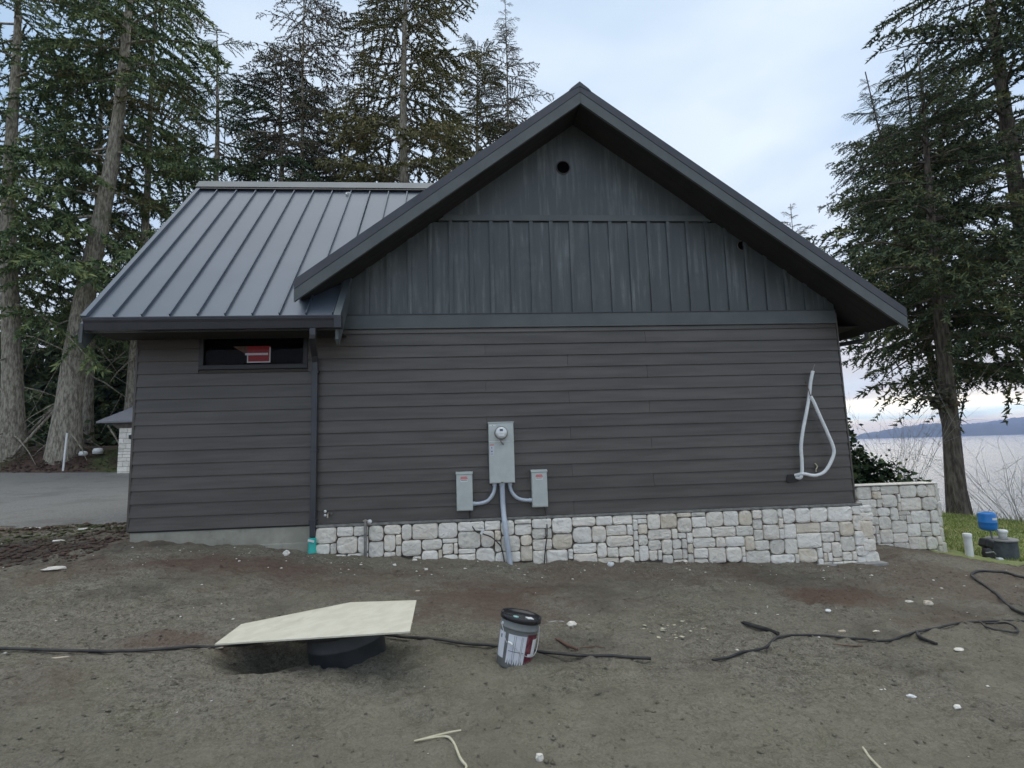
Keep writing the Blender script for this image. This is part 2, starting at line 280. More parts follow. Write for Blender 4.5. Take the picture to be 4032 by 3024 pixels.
def ground_mat():
    m = bpy.data.materials.new('bare_earth'); m.use_nodes = True; nt = m.node_tree; L = nt.links; p = nt.nodes['Principled BSDF']; p.inputs['Roughness'].default_value = .92; p.inputs['Specular IOR Level'].default_value = .25
    tc = N(nt, 'ShaderNodeTexCoord')
    def noise(s, d=5, r=.6, st=(1, 1, 1), off=(0, 0, 0)):
        mp = N(nt, 'ShaderNodeMapping', inp={'Scale': st, 'Location': off}); L.new(tc.outputs['Object'], mp.inputs[0])
        n = N(nt, 'ShaderNodeTexNoise', inp={'Scale': s, 'Detail': d, 'Roughness': r}); L.new(mp.outputs[0], n.inputs['Vector']); return n.outputs[0]
    def mr(v, a, b, c=0, d=1): n = N(nt, 'ShaderNodeMapRange', inp={'From Min': a, 'From Max': b, 'To Min': c, 'To Max': d}); L.new(v, n.inputs[0]); return n.outputs[0]
    def mix(f, a, b):
        x = N(nt, 'ShaderNodeMix', data_type='RGBA'); L.new(f, x.inputs[0])
        for i, c in ((6, a), (7, b)):
            if isinstance(c, tuple): x.inputs[i].default_value = (*c, 1)
            else: L.new(c, x.inputs[i])
        return x.outputs[2]
    c = mix(mr(noise(1.3, 6), .35, .65), (.165, .150, .112), (.235, .214, .168))
    c = mix(mr(noise(.9, 6, .7, off=(7, 3, 0)), .52, .66, 0, .7), c, (.185, .188, .112))
    c = mix(mr(noise(17, 9, .85), .44, .58, 0, .8), c, (.315, .288, .232))
    c = mix(mr(noise(26, 6, .8, off=(3, 1, 0)), .50, .62, 0, .8), c, (.060, .052, .038))
    c = mix(mr(noise(70, 3, .8, off=(1, 4, 0)), .52, .62, 0, .6), c, (.40, .37, .31))
    c = mix(mr(noise(60, 3, .8, off=(9, 2, 0)), .54, .64, 0, .6), c, (.06, .052, .04))
    mpd = N(nt, 'ShaderNodeMapping', inp={'Scale': (2.2, 9, 1), 'Rotation': (0, 0, -.55)}); L.new(tc.outputs['Object'], mpd.inputs[0])
    nd = N(nt, 'ShaderNodeTexNoise', inp={'Scale': 1.6, 'Detail': 7, 'Roughness': .7, 'Distortion': .6}); L.new(mpd.outputs[0], nd.inputs['Vector'])
    c = mix(mr(nd.outputs[0], .52, .68, 0, .6), c, (.085, .072, .054))
    c = mix(mr(noise(.33, 5, .6, off=(11, 4, 0)), .47, .60, 0, .55), c, (.235, .215, .165))
    c = mix(mr(noise(.55, 6, .62, off=(2, 9, 0)), .52, .66, 0, .6), c, (.088, .078, .062))
    # rusty bark-dust stain, strongest below the house wall
    sp = N(nt, 'ShaderNodeSeparateXYZ'); L.new(tc.outputs['Object'], sp.inputs[0])
    yb = mr(sp.outputs[1], -2.9, -1.0, 0, .16)
    ad = N(nt, 'ShaderNodeMath', operation='ADD'); L.new(noise(.75, 7, .68, (1, 1.5, 1), (1.4, 2.2, 0)), ad.inputs[0]); L.new(yb, ad.inputs[1])
    c = mix(mr(ad.outputs[0], .57, .72, 0, .45), c, (.128, .078, .058))
    def blob(c, cx, cy, sx, sy, k, col):
        mb = N(nt, 'ShaderNodeMapping', inp={'Location': (-cx/sx, -cy/sy, 0), 'Scale': (1/sx, 1/sy, 0)}); L.new(tc.outputs['Object'], mb.inputs[0])
        ln = N(nt, 'ShaderNodeVectorMath', operation='LENGTH'); L.new(mb.outputs[0], ln.inputs[0])
        mm = N(nt, 'ShaderNodeMath', operation='MULTIPLY_ADD', inp={1: 2.6, 2: 0}); L.new(noise(1.7, 7, .7), mm.inputs[0]); L.new(ln.outputs['Value'], mm.inputs[2])
        return mix(mr(mm.outputs[0], 1.75, 2.35, k, 0), c, col)
    c = blob(c, .15, -2.0, 1.1, .8, .55, (.125, .068, .052)); c = blob(c, 4.0, -1.75, .7, .5, .65, (.13, .066, .046)); c = blob(c, -2.6, -.9, 2.0, .35, .5, (.12, .066, .05)); c = blob(c, -2.3, -3.1, .5, .2, .5, (.12, .06, .045))
    c = blob(c, -6.6, -.2, 2.4, 1.2, .8, (.060, .050, .043)); c = blob(c, 1.5, -5.2, 3.5, 1.5, .45, (.30, .275, .205))
    L.new(c, p.inputs['Base Color'])
    b1 = N(nt, 'ShaderNodeBump', inp={'Strength': 1.0, 'Distance': .05}); L.new(noise(9, 9, .75), b1.inputs['Height'])
    b2 = N(nt, 'ShaderNodeBump', inp={'Strength': .6, 'Distance': .012}); L.new(noise(55, 4, .7), b2.inputs['Height']); L.new(b1.outputs[0], b2.inputs['Normal']); L.new(b2.outputs[0], p.inputs['Normal'])
    return m
MT['ground'] = ground_mat()
tag(arr_obj('ground', GV, gridfaces(np.ones((len(xs)-1, len(ys)-1), bool)), MT['ground'], smooth=True), kind='structure')
cxm = (GX[:-1, :-1]+GX[1:, 1:])/2; cym = (GY[:-1, :-1]+GY[1:, 1:])/2
def sheet(name, mask, mt, dz, edge=None):
    F = gridfaces(mask); u, inv = np.unique(F, return_inverse=True); V = GV[u].copy(); V[:, 2] += dz
    return tag(arr_obj(name, V, inv.reshape(F.shape), mt, smooth=True), kind='structure')
MT['gravel'] = mat('driveway_gravel', (.150, .148, .140), .92, (.225, .222, .210), 30, detail=8, bump=.7, bscale=60, bdist=.02, third=(.11, .105, .095), tscale=.7, t0=.5, t1=.75)
MT['lawn'] = mat('lawn_soil', (.19, .23, .08), .95, (.26, .28, .11), 3, bump=.8, bscale=30, bdist=.03, third=(.2, .19, .12), tscale=.8, t0=.5, t1=.7)
MT['mulch'] = mat('bark_mulch', (.075, .048, .036), .95, (.12, .075, .058), 6, bump=.9, bscale=25, bdist=.05, third=(.10, .115, .045), tscale=.35, t0=.5, t1=.62)
wob = vnoise(cxm*.8, cym*.8)*1.2+vnoise(cxm*2.7, cym*2.7)*.5
sheet('driveway', (cym > 1.9+wob-(cxm+7)*.14) & (cym < 16.4+wob*.25) & (cxm < -5.2+(cym > 9)*3) & (cxm > -60), MT['gravel'], .006)
sheet('mulch_bank', (cym > 16.45+wob*.25) & (cym < 34) & (cxm < 4) & (cxm > -70), MT['mulch'], .008)
lawnm = (cxm+.1*cym > 8.15+wob*.3) & (cym > .25+wob*.3-(cxm-8)*.55) & (cliff(cxm, cym) < .6) & (cxm < 40) & (cym < 12)
sheet('lawn', lawnm, MT['lawn'], .006)
# grass blades on the lawn
def scatter_tris(name, x, y, z, h, w, mt, lean=.5, kind='stuff'):
    n = len(x); a = rs.rand(n)*6.28; l = rs.randn(n, 2)*lean*h[:, None]
    V = np.empty((n, 3, 3)); V[:, 0] = np.stack([x-np.cos(a)*w, y-np.sin(a)*w, z], 1); V[:, 1] = np.stack([x+np.cos(a)*w, y+np.sin(a)*w, z], 1); V[:, 2] = np.stack([x+l[:, 0], y+l[:, 1], z+h], 1)
    o = arr_obj(name, V.reshape(-1, 3), np.arange(3*n).reshape(-1, 3), mt); return tag(o, kind=kind)
MT['grass'] = leafmat('grass_blades', (.16, .215, .055), (.29, .34, .10), (.42, .40, .19), 1.5)
n = 130000; gx = 8+rs.rand(n)**1.3*14; gy = -2+rs.rand(n)*12.5; wb = vnoise(gx*.8, gy*.8)*1.2
k = (gx+.1*gy > 8.1+wb*.3) & (gy > .2+wb*.3-(gx-8)*.55) & (cliff(gx, gy) < .8) & ~((gx < 8.75) & (gy < 1.75)); gx, gy = gx[k], gy[k]
o = scatter_tris('grass', gx, gy, gz(gx, gy)+.0, .03+rs.rand(len(gx))*.05, .006+rs.rand(len(gx))*.006, MT['grass'])
tag(o, 'short green lawn grass behind the stone wall end', 'grass')
n = 9000; gx = 8.8+rs.rand(n)*9; gy = 3+rs.rand(n)*9; c = cliff(gx, gy); k = (c > -1.3) & (c < 1.2); gx, gy = gx[k], gy[k]
o = scatter_tris('tall_grass', gx, gy, gz(gx, gy), .12+rs.rand(len(gx))*.35, .006+rs.rand(len(gx))*.006, leafmat('dry_grass', (.16, .16, .07), (.30, .27, .17), (.45, .42, .33), 2), .3)
tag(o, 'taller dry grass along the edge of the bluff', 'grass')
# water and far shore
def water_mat():
    m = bpy.data.materials.new('sea_water'); m.use_nodes = True; nt = m.node_tree; L = nt.links; p = nt.nodes['Principled BSDF']
    p.inputs['Base Color'].default_value = (.10, .12, .13, 1); p.inputs['Roughness'].default_value = .16; p.inputs['IOR'].default_value = 1.33
    tc = N(nt, 'ShaderNodeTexCoord'); mp = N(nt, 'ShaderNodeMapping', inp={'Scale': (.5, .5, 1)}); L.new(tc.outputs['Object'], mp.inputs[0])
    n = N(nt, 'ShaderNodeTexNoise', inp={'Scale': 1.0, 'Detail': 6, 'Roughness': .7}); L.new(mp.outputs[0], n.inputs['Vector'])
    b = N(nt, 'ShaderNodeBump', inp={'Strength': .8, 'Distance': .6}); L.new(n.outputs[0], b.inputs['Height']); L.new(b.outputs[0], p.inputs['Normal']); return m
M().add([(-9000, -9000, -12), (9000, -9000, -12), (9000, 9000, -12), (-9000, 9000, -12)], [(0, 1, 2, 3)]).build('water', water_mat(), kind='structure')
def hill(name, dist, t0, t1, hts, seed, depth, col):
    n = 260; t = np.linspace(t0, t1, n); h = np.interp(t, *zip(*hts)); h = h*(1+.10*vnoise(t*30+seed, t*0+seed))+vnoise(t*170+seed, t*0+3)*9+vnoise(t*700, t*0+seed)*9*(h > 15)
    V = []; R5 = ((0, 0, -2), (.25, .55, 0), (.6, .9, 0), (1, 1, 0), (1.9, .0, -2))
    for tt, hh in zip(t, h):
        s = dist/math.hypot(tt, 1); x, y = tt*s, s; ux, uy = tt/math.hypot(tt, 1), 1/math.hypot(tt, 1)
        for a, b, c in R5: V.append((x+ux*depth*a, y+uy*depth*a, -12+hh*b*(1 if b == 1 else rnd.uniform(.9, 1.08))+c))
    F = [(i*5+k, (i+1)*5+k, (i+1)*5+k+1, i*5+k+1) for i in range(n-1) for k in range(4)]
    tag(arr_obj(name, V, F, col), kind='structure')
FM = mat('far_forest', (.035, .05, .035), .95, (.06, .075, .05), .006)
hill('far_shore', 5600, .74, 2.2, [(.74, 5), (.77, 45), (.82, 78), (.90, 122), (.96, 110), (1.02, 92), (1.3, 100), (2.2, 90)], 2, 500, FM)
hill('far_hills', 7400, .80, 2.2, [(.8, 40), (.92, 90), (1.02, 140), (1.12, 176), (1.4, 190), (2.2, 150)], 8, 600, FM)
hz = M().box(-9100, 9100, -9100, 9100, -40, 240).build('haze', None, kind='stuff')
hm = bpy.data.materials.new('haze_air'); hm.use_nodes = True; hm.node_tree.nodes.clear()
pv = N(hm.node_tree, 'ShaderNodeVolumePrincipled'); pv.inputs['Color'].default_value = (.50, .62, 1.0, 1); pv.inputs['Density'].default_value = .00015
ho = N(hm.node_tree, 'ShaderNodeOutputMaterial'); hm.node_tree.links.new(pv.outputs[0], ho.inputs['Volume']); hz.data.materials.append(hm)
tag(hz, 'thin blue haze over the water', 'haze')
# ------------------------------------------------------------------ house
def clip(poly, a, b, c):     # keep a*x+b*z<=c
    outp = []
    for i in range(len(poly)):
        p, q = poly[i], poly[(i+1) % len(poly)]; dp = a*p[0]+b*p[1]-c; dq = a*q[0]+b*q[1]-c
        if dp <= 0: outp.append(p)
        if dp*dq < 0: t = dp/(dp-dq); outp.append((p[0]+(q[0]-p[0])*t, p[1]+(q[1]-p[1])*t))
    return outp
H = thing('house', (.5, 0, 0), 'dark grey lap-sided house with a front gable and standing seam metal roofs', 'house')
CX, SL = 1.694, .7334
wall = M().box(-4.62, 5.70, .02, 8.0, -1.2, 2.62)
wall.prism([(-2.30, 2.62), (5.70, 2.62), (5.70, 2.95), (CX, 5.90), (-2.30, 2.97)], .02, 8.0)
wl_ = wall.build('wall', MT['black'], H); wl_['label'] = 'dark sheathing behind the siding'
bh = .178
def lap(x0, x1, z0, z1, par=wl_):
    M().prism([(.02, z0), (-.022, z0), (-.004, z1), (.02, z1)], x0, x1, 'x').build('siding_board', MT['siding'], par, .0015, seg=1)
WX0, WX1, WZ0 = -3.80, -2.307, 2.185
for jx in range(16):
    z0, z1 = jx*bh, (jx+1)*bh-.004
    if jx == 15: z1 = 2.742
    z1p = z1+.012 if jx < 15 else z1
    if z1 > WZ0 and jx < 16:
        lap(-4.62, WX0-.002, z0, z1p); lap(WX1+.002, -2.196, z0, z1p)
        if z0 < WZ0: lap(WX0, WX1, z0, WZ0-.004)
    else: lap(-4.62, -2.196, z0, z1p)
    js = [-2.192, 1.45 if jx % 3 == 0 else (.23 if jx % 3 == 1 else 2.65), 5.695]
    for a, b in zip(js[:-1], js[1:]): lap(a, b-.0025, z0, z1p)
# corner boards / metal edge
M().box(5.70, 5.725, -.02, .4, 0, 2.9).build('corner_trim', MT['siding'], wl_, .002)
M().box(-4.648, -4.62, -.022, .1, 0, 2.62).build('corner_trim', MT['siding'], wl_, .002)
M().box(-2.21, -2.185, -.02, .01, 0, 2.64).build('corner_trim', MT['siding'], wl_, .002)
M().box(-2.17, 5.76, -.085, .02, -.022, -.004).box(-2.17, 5.76, -.088, -.084, -.034, -.004).build('flashing', MT['galv'], wl_)
M().box(-4.62, -2.19, -.01, .02, -.02, -.002).build('flashing', MT['black'], wl_)
f_ = M().box(-4.61, -2.24, .0, .3, -1.0, -.022).build('foundation', MT['conc'], H, .004)
M().box(-2.9, -2.0, -.05, .0, -.60, -.235).build('foundation', MT['conc'], H, .01)
M().box(3.0, 5.98, -.21, -.03, -1.2, -.845).build('footing', MT['footing'], H, .008)
# gable
ga = M().prism([(-2.3, 2.75), (5.70, 2.75), (5.70, 2.93), (CX, 5.88), (-2.3, 2.95)], .004, .018).build('gable', MT['black'], H)
rl = lambda x: 5.99-SL*abs(x-CX)
M().prism([(-2.24, 2.745), (5.70, 2.745), (5.70, 2.944), (-2.24, 2.944)], -.028, .002).build('belt_board', MT['trim'], ga, .003)
M().box(-2.24, 5.70, -.040, .002, 2.946, 2.956).build('belt_cap', MT['metaldark'], ga)
M().prism([(-.42, 4.389), (3.80, 4.389), (3.68, 4.475), (-.30, 4.475)], -.045, .002).build('belt_board', MT['trim'], ga, .003)
def gpanel(x0, x1, z0, z1, nm='panel', y0=-.008, m='panel'):
    p = [(x0, z0), (x1, z0), (x1, z1), (x0, z1)]
    p = clip(p, SL, 1, 5.98+SL*CX); p = clip(p, -SL, 1, 5.98-SL*CX)
    if len(p) > 2: M().prism(p, y0, .003).build(nm, MT[m], ga, .001 if nm == 'panel' else .003, seg=1)
bx = [-.834+.3053*i for i in range(-4, 22)]
px_ = [-2.24]+[b for i, b in enumerate(bx) if i % 4 == 2]+[5.70]
for a, b in zip(px_[:-1], px_[1:]): gpanel(a+.001, b-.001, 2.958, 4.372)
for a, b in zip(px_[:-1], px_[1:]): gpanel(a+.001, b-.001, 4.477, 6.0)
for b in bx:
    if b < 5.62: gpanel(b-.05, b, 2.958, 4.389, 'batten', -.036)
# near-black discs paint the darkness of vent holes, in gable and under right eave
def disc(c, r, y, n=28): return [(c[0]+r*math.cos(2*math.pi*k/n), c[1]+r*math.sin(2*math.pi*k/n)) for k in range(n)]
for cx_, cz_, r_ in ((1.510, 5.265, .098), (4.29, 4.0, .07)):
    v_ = M().prism(disc((cx_, cz_), r_, 0), -.012, -.0095).build('vent', MT['void'], ga)
    M().lathe([(r_, -.004), (r_+.012, -.008), (r_+.012, 0.008), (r_, .01)], (cx_, -.013, cz_), 28, Matrix.Rotation(math.radians(90), 3, 'X')).build('vent_rim', MT['siding'], v_)
# main roof
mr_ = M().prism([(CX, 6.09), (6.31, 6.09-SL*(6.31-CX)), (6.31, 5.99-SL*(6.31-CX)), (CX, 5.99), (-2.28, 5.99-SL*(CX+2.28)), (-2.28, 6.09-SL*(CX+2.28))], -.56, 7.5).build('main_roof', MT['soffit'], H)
for sgn, xe in ((1, 6.366), (-1, -2.325)):
    q = lambda x, z: (x, z-SL*abs(x-CX))
    lo, hi = sorted((CX, xe))
    def band(z0, z1, y0, y1, nm, m, ex=0, bev=.003):
        e = xe+sgn*ex
        M().prism([q(CX+sgn*.0006, z0), q(e, z0), q(e, z1), q(CX+sgn*.0006, z1)][::-sgn], y0, y1).build(nm, MT[m], mr_, bev)
    band(5.944, 6.107, -.602, -.562, 'fascia_board', 'trim')
    band(6.118, 6.243, -.608, -.42, 'rake_trim', 'metaldark')
    band(6.106, 6.12, -.592, -.5, 'shadow_gap', 'black', 0, 0)
    band(6.092, 6.20, -.42, 7.5, 'roof_sheet', 'metal', .02, 0)
# soffit boards seen from below, tongue and groove running with the slope
for sgn in (1, -1):
    for r in range(4):
        y0 = -.558+r*.138; xe = 6.30 if sgn > 0 else -2.28
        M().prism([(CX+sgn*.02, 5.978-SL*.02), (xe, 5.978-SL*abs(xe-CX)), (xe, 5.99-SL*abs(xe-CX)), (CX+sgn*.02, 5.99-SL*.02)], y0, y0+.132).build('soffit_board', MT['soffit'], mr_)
M().prism([(CX-.16, 6.255-SL*.16), (CX, 6.275), (CX+.16, 6.255-SL*.16), (CX+.16, 6.235-SL*.16), (CX, 6.24), (CX-.16, 6.235-SL*.16)], -.612, 7.5).build('ridge_cap', MT['metaldark'], mr_)
for s in (-1, 1): M().prism([(CX, 6.275), (CX+s*.135, 6.262-SL*.135), (CX+s*.165, 6.235-SL*.165), (CX, 6.20)], -.614, -.42).build('ridge_cap_end', MT['metaldark'], mr_)
M().box(6.315, 6.36, -.55, 7.5, 2.70, 2.86).build('fascia_board', MT['trim'], mr_)
gt = M().prism([(6.25, 2.675), (6.34, 2.675), (6.40, 2.74), (6.40, 2.80), (6.25, 2.80)], -.53, 7.5).build('gutter', MT['gutter'], mr_)
M().tube([(6.31, .14, 2.69), (6.31, .14, 2.53), (6.27, .24, 2.50), (5.98, .75, 2.50), (5.78, .82, 2.42), (5.775, .82, 2.2), (5.775, .82, -.3)], .036, 8).build('downspout', MT['metaldark'], gt)
M().box(5.73, 6.30, .1, 7.5, 2.70, 2.715).build('soffit_board', MT['soffit'], mr_)
# wing roof (left)
wr = M().prism([(-.58, 2.74), (2.15, 5.93), (4.88, 2.74), (4.88, 2.66), (2.15, 5.80), (-.58, 2.66)], -4.90, -1.77, 'x').build('wing_roof', MT['soffit'], H)
M().prism([(.05, 3.47), (2.15, 5.93), (4.88, 2.74), (4.88, 2.66), (2.15, 5.80), (.05, 3.39)], -1.77, 1.2, 'x').build('roof_deck', MT['soffit'], wr)
YS0, ZS0, YS1, ZS1 = -.61, 2.80, 2.15, 6.01
TL = (ZS1-ZS0)/(YS1-YS0); nrm = Vector((0, -TL, 1)).normalized()
def sp(y, off=0): p = Vector((0, y, ZS0+(y-YS0)*TL))+nrm*off; return (p.y, p.z)
seams = [-4.593+.3475*i for i in range(9)]
edges = [-4.905]+seams+[-1.79]
for i in range(len(edges)-1):
    a, b = edges[i], edges[i+1]
    M().prism([sp(YS0, -.03), sp(YS0, .0), sp(YS1-.03, .0), sp(YS1-.03, -.03)], a+.002, b-.002, 'x').build('roof_panel', MT['metal'], wr)
    if i: M().prism([sp(YS0+.012, -.01), sp(YS0+.012, .034), sp(YS1-.02, .034), sp(YS1-.02, -.01)], a-.008, a+.008, 'x').build('roof_seam', MT['metal'], wr, .002, seg=1)
for i in range(8):
    a = -1.812+.3475*i
    M().prism([sp(.12, -.03), sp(.12, 0), sp(YS1-.03, 0), sp(YS1-.03, -.03)], a+.002, a+.3455, 'x').build('roof_panel', MT['metal'], wr)
    if i: M().prism([sp(.12, -.01), sp(.12, .034), sp(YS1-.02, .034), sp(YS1-.02, -.01)], a-.008, a+.008, 'x').build('roof_seam', MT['metal'], wr, .002, seg=1)
M().prism([(2.12, 6.0), (4.9, 2.78), (4.9, 2.82), (2.12, 6.04)], -4.905, 1.2, 'x').build('roof_panel', MT['metal'], wr)
# left rake flashing and cap
M().prism([sp(YS0-.01, -.06), sp(YS0-.01, .042), sp(YS1, .042), sp(YS1, -.06)], -4.975, -4.905, 'x').build('rake_trim', MT['metal'], wr, .003)
rc = M().prism([sp(YS1-.085, .048), sp(YS1-.085, .060), (2.15, ZS1+.115), (2.33, ZS1-.10), (2.31, ZS1-.12), (2.15, ZS1+.095)], -5.0, 1.2, 'x').build('ridge_cap', MT['capmetal'], wr)
M().prism([sp(YS1-.12, .002), sp(YS1-.12, .047), sp(YS1-.04, .047), sp(YS1-.04, .002)], -4.9, 1.2, 'x').build('ridge_shadow_gap', MT['black'], wr)  # black bar paints the shadowed gap under the vented cap
def rboard(x0, x1, nm='rake_board'):      # plumb-cut rake boards with tail
    t = lambda y, d: 2.75+(y+.6)*TL-d
    return M().prism([(-.66, t(-.66, 0)+.03), (-.66, 2.46), (-.60, 2.40), (.0, t(0, .26)), (0, t(0, 0)+.03)] if x0 > -3 else
              [(-.66, t(-.66, 0)+.03), (-.66, 2.46), (-.60, 2.40), (2.15, t(2.15, .26)), (2.15, t(2.15, 0)+.03)], x0, x1, 'x').build(nm, MT['trim'], wr, .003)
rboard(-4.965, -4.925);  rboard(-1.765, -1.722)
M().prism([sp(YS0-.06, -.02), sp(YS0-.06, .045), sp(-.02, .045), sp(-.02, -.02)], -1.79, -1.695, 'x').build('rake_trim', MT['capmetal'], wr, .003)
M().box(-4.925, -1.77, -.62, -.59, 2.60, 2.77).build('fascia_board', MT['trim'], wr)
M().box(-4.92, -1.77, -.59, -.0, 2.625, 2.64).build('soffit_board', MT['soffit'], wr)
gt2 = M().prism([(-.625, 2.768), (-.735, 2.768), (-.735, 2.735), (-.722, 2.70), (-.705, 2.61), (-.625, 2.605)], -4.88, -1.76, 'x').build('gutter', MT['gutter'], wr, .003)
M().prism([(-.63, 2.77), (-.74, 2.77), (-.74, 2.60), (-.63, 2.60)], -1.765, -1.672, 'x').build('gutter_end_cap', MT['gutter'], gt2, .003)
M().prism([(-.63, 2.772), (-.742, 2.772), (-.742, 2.755), (-.63, 2.755)], -4.89, -1.76, 'x').build('gutter_lip', MT['metaldark'], gt2)
dp = M()
def rtube(m, pts, w, d):    # rectangular tube through points in yz/x, axis mostly vertical
    vs = []; fs = []
    for x, y, z in pts: vs += [(x-w/2, y-d/2, z), (x+w/2, y-d/2, z), (x+w/2, y+d/2, z), (x-w/2, y+d/2, z)]
    for i in range(len(pts)-1):
        for k in range(4): fs.append((i*4+k, i*4+(k+1) % 4, i*4+4+(k+1) % 4, i*4+4+k))
    fs += [(3, 2, 1, 0), tuple(len(vs)-4+k for k in range(4))]; m.add(vs, fs); return m
rtube(dp, [(-2.05, -.67, 2.62), (-2.05, -.67, 2.52), (-2.06, -.65, 2.47), (-2.175, -.14, 2.33), (-2.185, -.075, 2.25), (-2.185, -.075, -.16)], .078, .056)
ds = dp.build('downspout', MT['metaldark'], gt2, .006)
for z in (2.1, 1.0, .05): M().box(-2.235, -2.135, -.108, -.02, z, z+.025).build('strap', MT['metaldark'], ds)
tl = thing('drain_adapter', (-2.185, -.09, -.46), 'teal plastic drain adapter where the black downspout meets the ground', 'drain pipe')
M().lathe([(.0, -.17), (.05, -.17), (.053, -.19), (.053, -.33), (.062, -.34), (.062, -.50), (0, -.50)], (-2.185, -.09, .0), 20).build('collar', MT['teal'], tl)
M().obox((-2.185, -.155, -.20), .085, .01, .028, Matrix.Rotation(.25, 3, 'Y')).build('tape', MT['white'], tl)
# transom window
w = M(); fx0, fx1, fz0, fz1 = WX0, WX1, WZ0, 2.63
win = M().box(fx0, fx1, -.030, .02, fz0, fz0+.062).box(fx0, fx0+.062, -.030, .02, fz0+.062, fz1).box(fx1-.062, fx1, -.030, .02, fz0+.062, fz1).build('window', MT['black'], H, .003)
gm = bpy.data.materials.new('window_glass'); gm.use_nodes = True; gp = gm.node_tree.nodes['Principled BSDF']
gp.inputs['Base Color'].default_value = (1, 1, 1, 1); gp.inputs['Transmission Weight'].default_value = 1; gp.inputs['IOR'].default_value = 1.12; gp.inputs['Roughness'].default_value = .02
M().box(fx0+.05, fx1-.05, .004, .010, fz0+.05, fz1).build('pane', gm, win)
# flat near-black sheet, paints the unlit interior behind the glass
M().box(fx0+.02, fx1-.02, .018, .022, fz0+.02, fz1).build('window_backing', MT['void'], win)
st_ = M().box(-3.158, -2.836, .0115, .0135, 2.28, 2.52).build('sticker', MT['red'], win)
M().box(-3.158, -2.836, .0105, .0113, 2.28, 2.296).box(-3.158, -3.143, .0105, .0113, 2.296, 2.42).box(-2.851, -2.836, .0105, .0113, 2.296, 2.50).build('sticker_border', MT['paper'], st_)
M().box(-3.185, -2.87, .0104, .0112, 2.388, 2.418).build('sticker_bar', MT['paper'], st_)
M().prism([(-3.36, 2.52), (-3.16, 2.52), (-3.16, 2.40), (-3.20, 2.42)], .0115, .0135).build('painted_reflection', MT['darkwood'], win)  # brown wedge paints a reflection in the pane
# white vent ring on the roof
ry = 1.93
M().lathe([(.034, 0), (.05, 0), (.05, .012), (.034, .012), (.034, 0)], (-2.20, ry, ZS0+(ry-YS0)*TL+.03), 20, nrm.to_track_quat('Z', 'Y').to_matrix()).build('roof_ring', MT['white'], wr)
# ------------------------------------------------------------------ stones
def pack(W_, Hh, cu, rng):
    nx, nz = int(round(W_/cu)), int(round(Hh/cu)); occ = [[False]*nz for _ in range(nx)]; out_ = []
    sizes = [(3, 2), (4, 3), (4, 3), (3, 3), (3, 2), (5, 2), (2, 2), (4, 2), (2, 1), (2, 3), (3, 1), (4, 2), (5, 3), (2, 2), (3, 3), (1, 2)]
    cells = [(i, k) for k in range(nz-1, -1, -1) for i in range(nx)]
    order = cells[:]
    for i, k in order:
        if occ[i][k]: continue
        pick = sorted(sizes, key=lambda q: rng.random()**(1/(q[0]*q[1])**.8), reverse=True)
        for a, b in pick+[(2, 1), (1, 2), (1, 1)]:
            if i+a > nx or k-b+1 < 0: continue
            if any(occ[i+p][k-q] for p in range(a) for q in range(b)): continue
            for p in range(a):
                for q in range(b): occ[i+p][k-q] = True
            out_.append((i, k-b+1, a, b)); break
    return out_, cu
def stone(x0, z0, x1, z1, yf, rng, parent, jit=.010, depth=.05):
    g = .0045; x0 += g; x1 -= g; z0 += g; z1 -= g; w_, h_ = x1-x0, z1-z0; c = min(w_, h_)*rng.uniform(.14, .36)
    pts = []
    for (cx, cz, sx, sz) in ((x0, z0, 1, 1), (x1, z0, -1, 1), (x1, z1, -1, -1), (x0, z1, 1, -1)):
        cc = c*rng.uniform(.5, 1.25); a = (cx+sx*cc, cz); b = (cx+sx*cc*.28, cz+sz*cc*.28); d = (cx, cz+sz*cc)
        seq = [a, b, d] if (sx*sz < 0) else [d, b, a]
        pts += seq
    # mid-edge points with bulge
    P2 = []
    for i in range(12):
        p, q = pts[i], pts[(i+1) % 12]; P2.append(p)
        if i % 3 == 2 and math.hypot(q[0]-p[0], q[1]-p[1]) > .05: P2.append(((p[0]+q[0])/2+rng.uniform(-.003, .002), (p[1]+q[1])/2+rng.uniform(-.004, .002)))
    cx, cz = (x0+x1)/2, (z0+z1)/2; n = len(P2); V = []; F = []; dd = depth*rng.uniform(.75, 1.25)
    for ring, (s, y) in enumerate(((1, yf+.03), (1, yf-dd*.62), (.955, yf-dd*.88), (.74, yf-dd))):
        for (px, pz) in P2:
            jj = (0 if ring < 1 else .003) if ring < 2 else jit*.8
            V.append((cx+(px-cx)*s+rng.uniform(-jj, jj)*.4*(ring > 1), y+rng.uniform(-jj, jj)*(.55 if ring > 1 else 0), cz+(pz-cz)*s+rng.uniform(-jj, jj)*.4*(ring > 1)))
    V.append((cx+rng.uniform(-.1, .1)*w_, yf-dd*rng.uniform(.98, 1.08), cz+rng.uniform(-.1, .1)*h_))
    for r in range(3):
        for i in range(n): F.append((r*n+i, r*n+(i+1) % n, (r+1)*n+(i+1) % n, (r+1)*n+i))
    for i in range(n): F.append((3*n+i, 3*n+(i+1) % n, 4*n))
    m = M(); m.add(V, F, False); return m
rg = random.Random(11)
sv = M().box(-2.16, 5.80, -.045, .0, -1.15, -.035).build('stone_veneer', MT['mortar'], H)
st, cu = pack(7.96, .86, .0724, rg)
wx = [rg.uniform(-.017, .017) for _ in range(400)]
nst = 0
def pickmat(r): return ST[r.choices([0, 1, 2, 3], [4, 5, 3, 1.1])[0]]
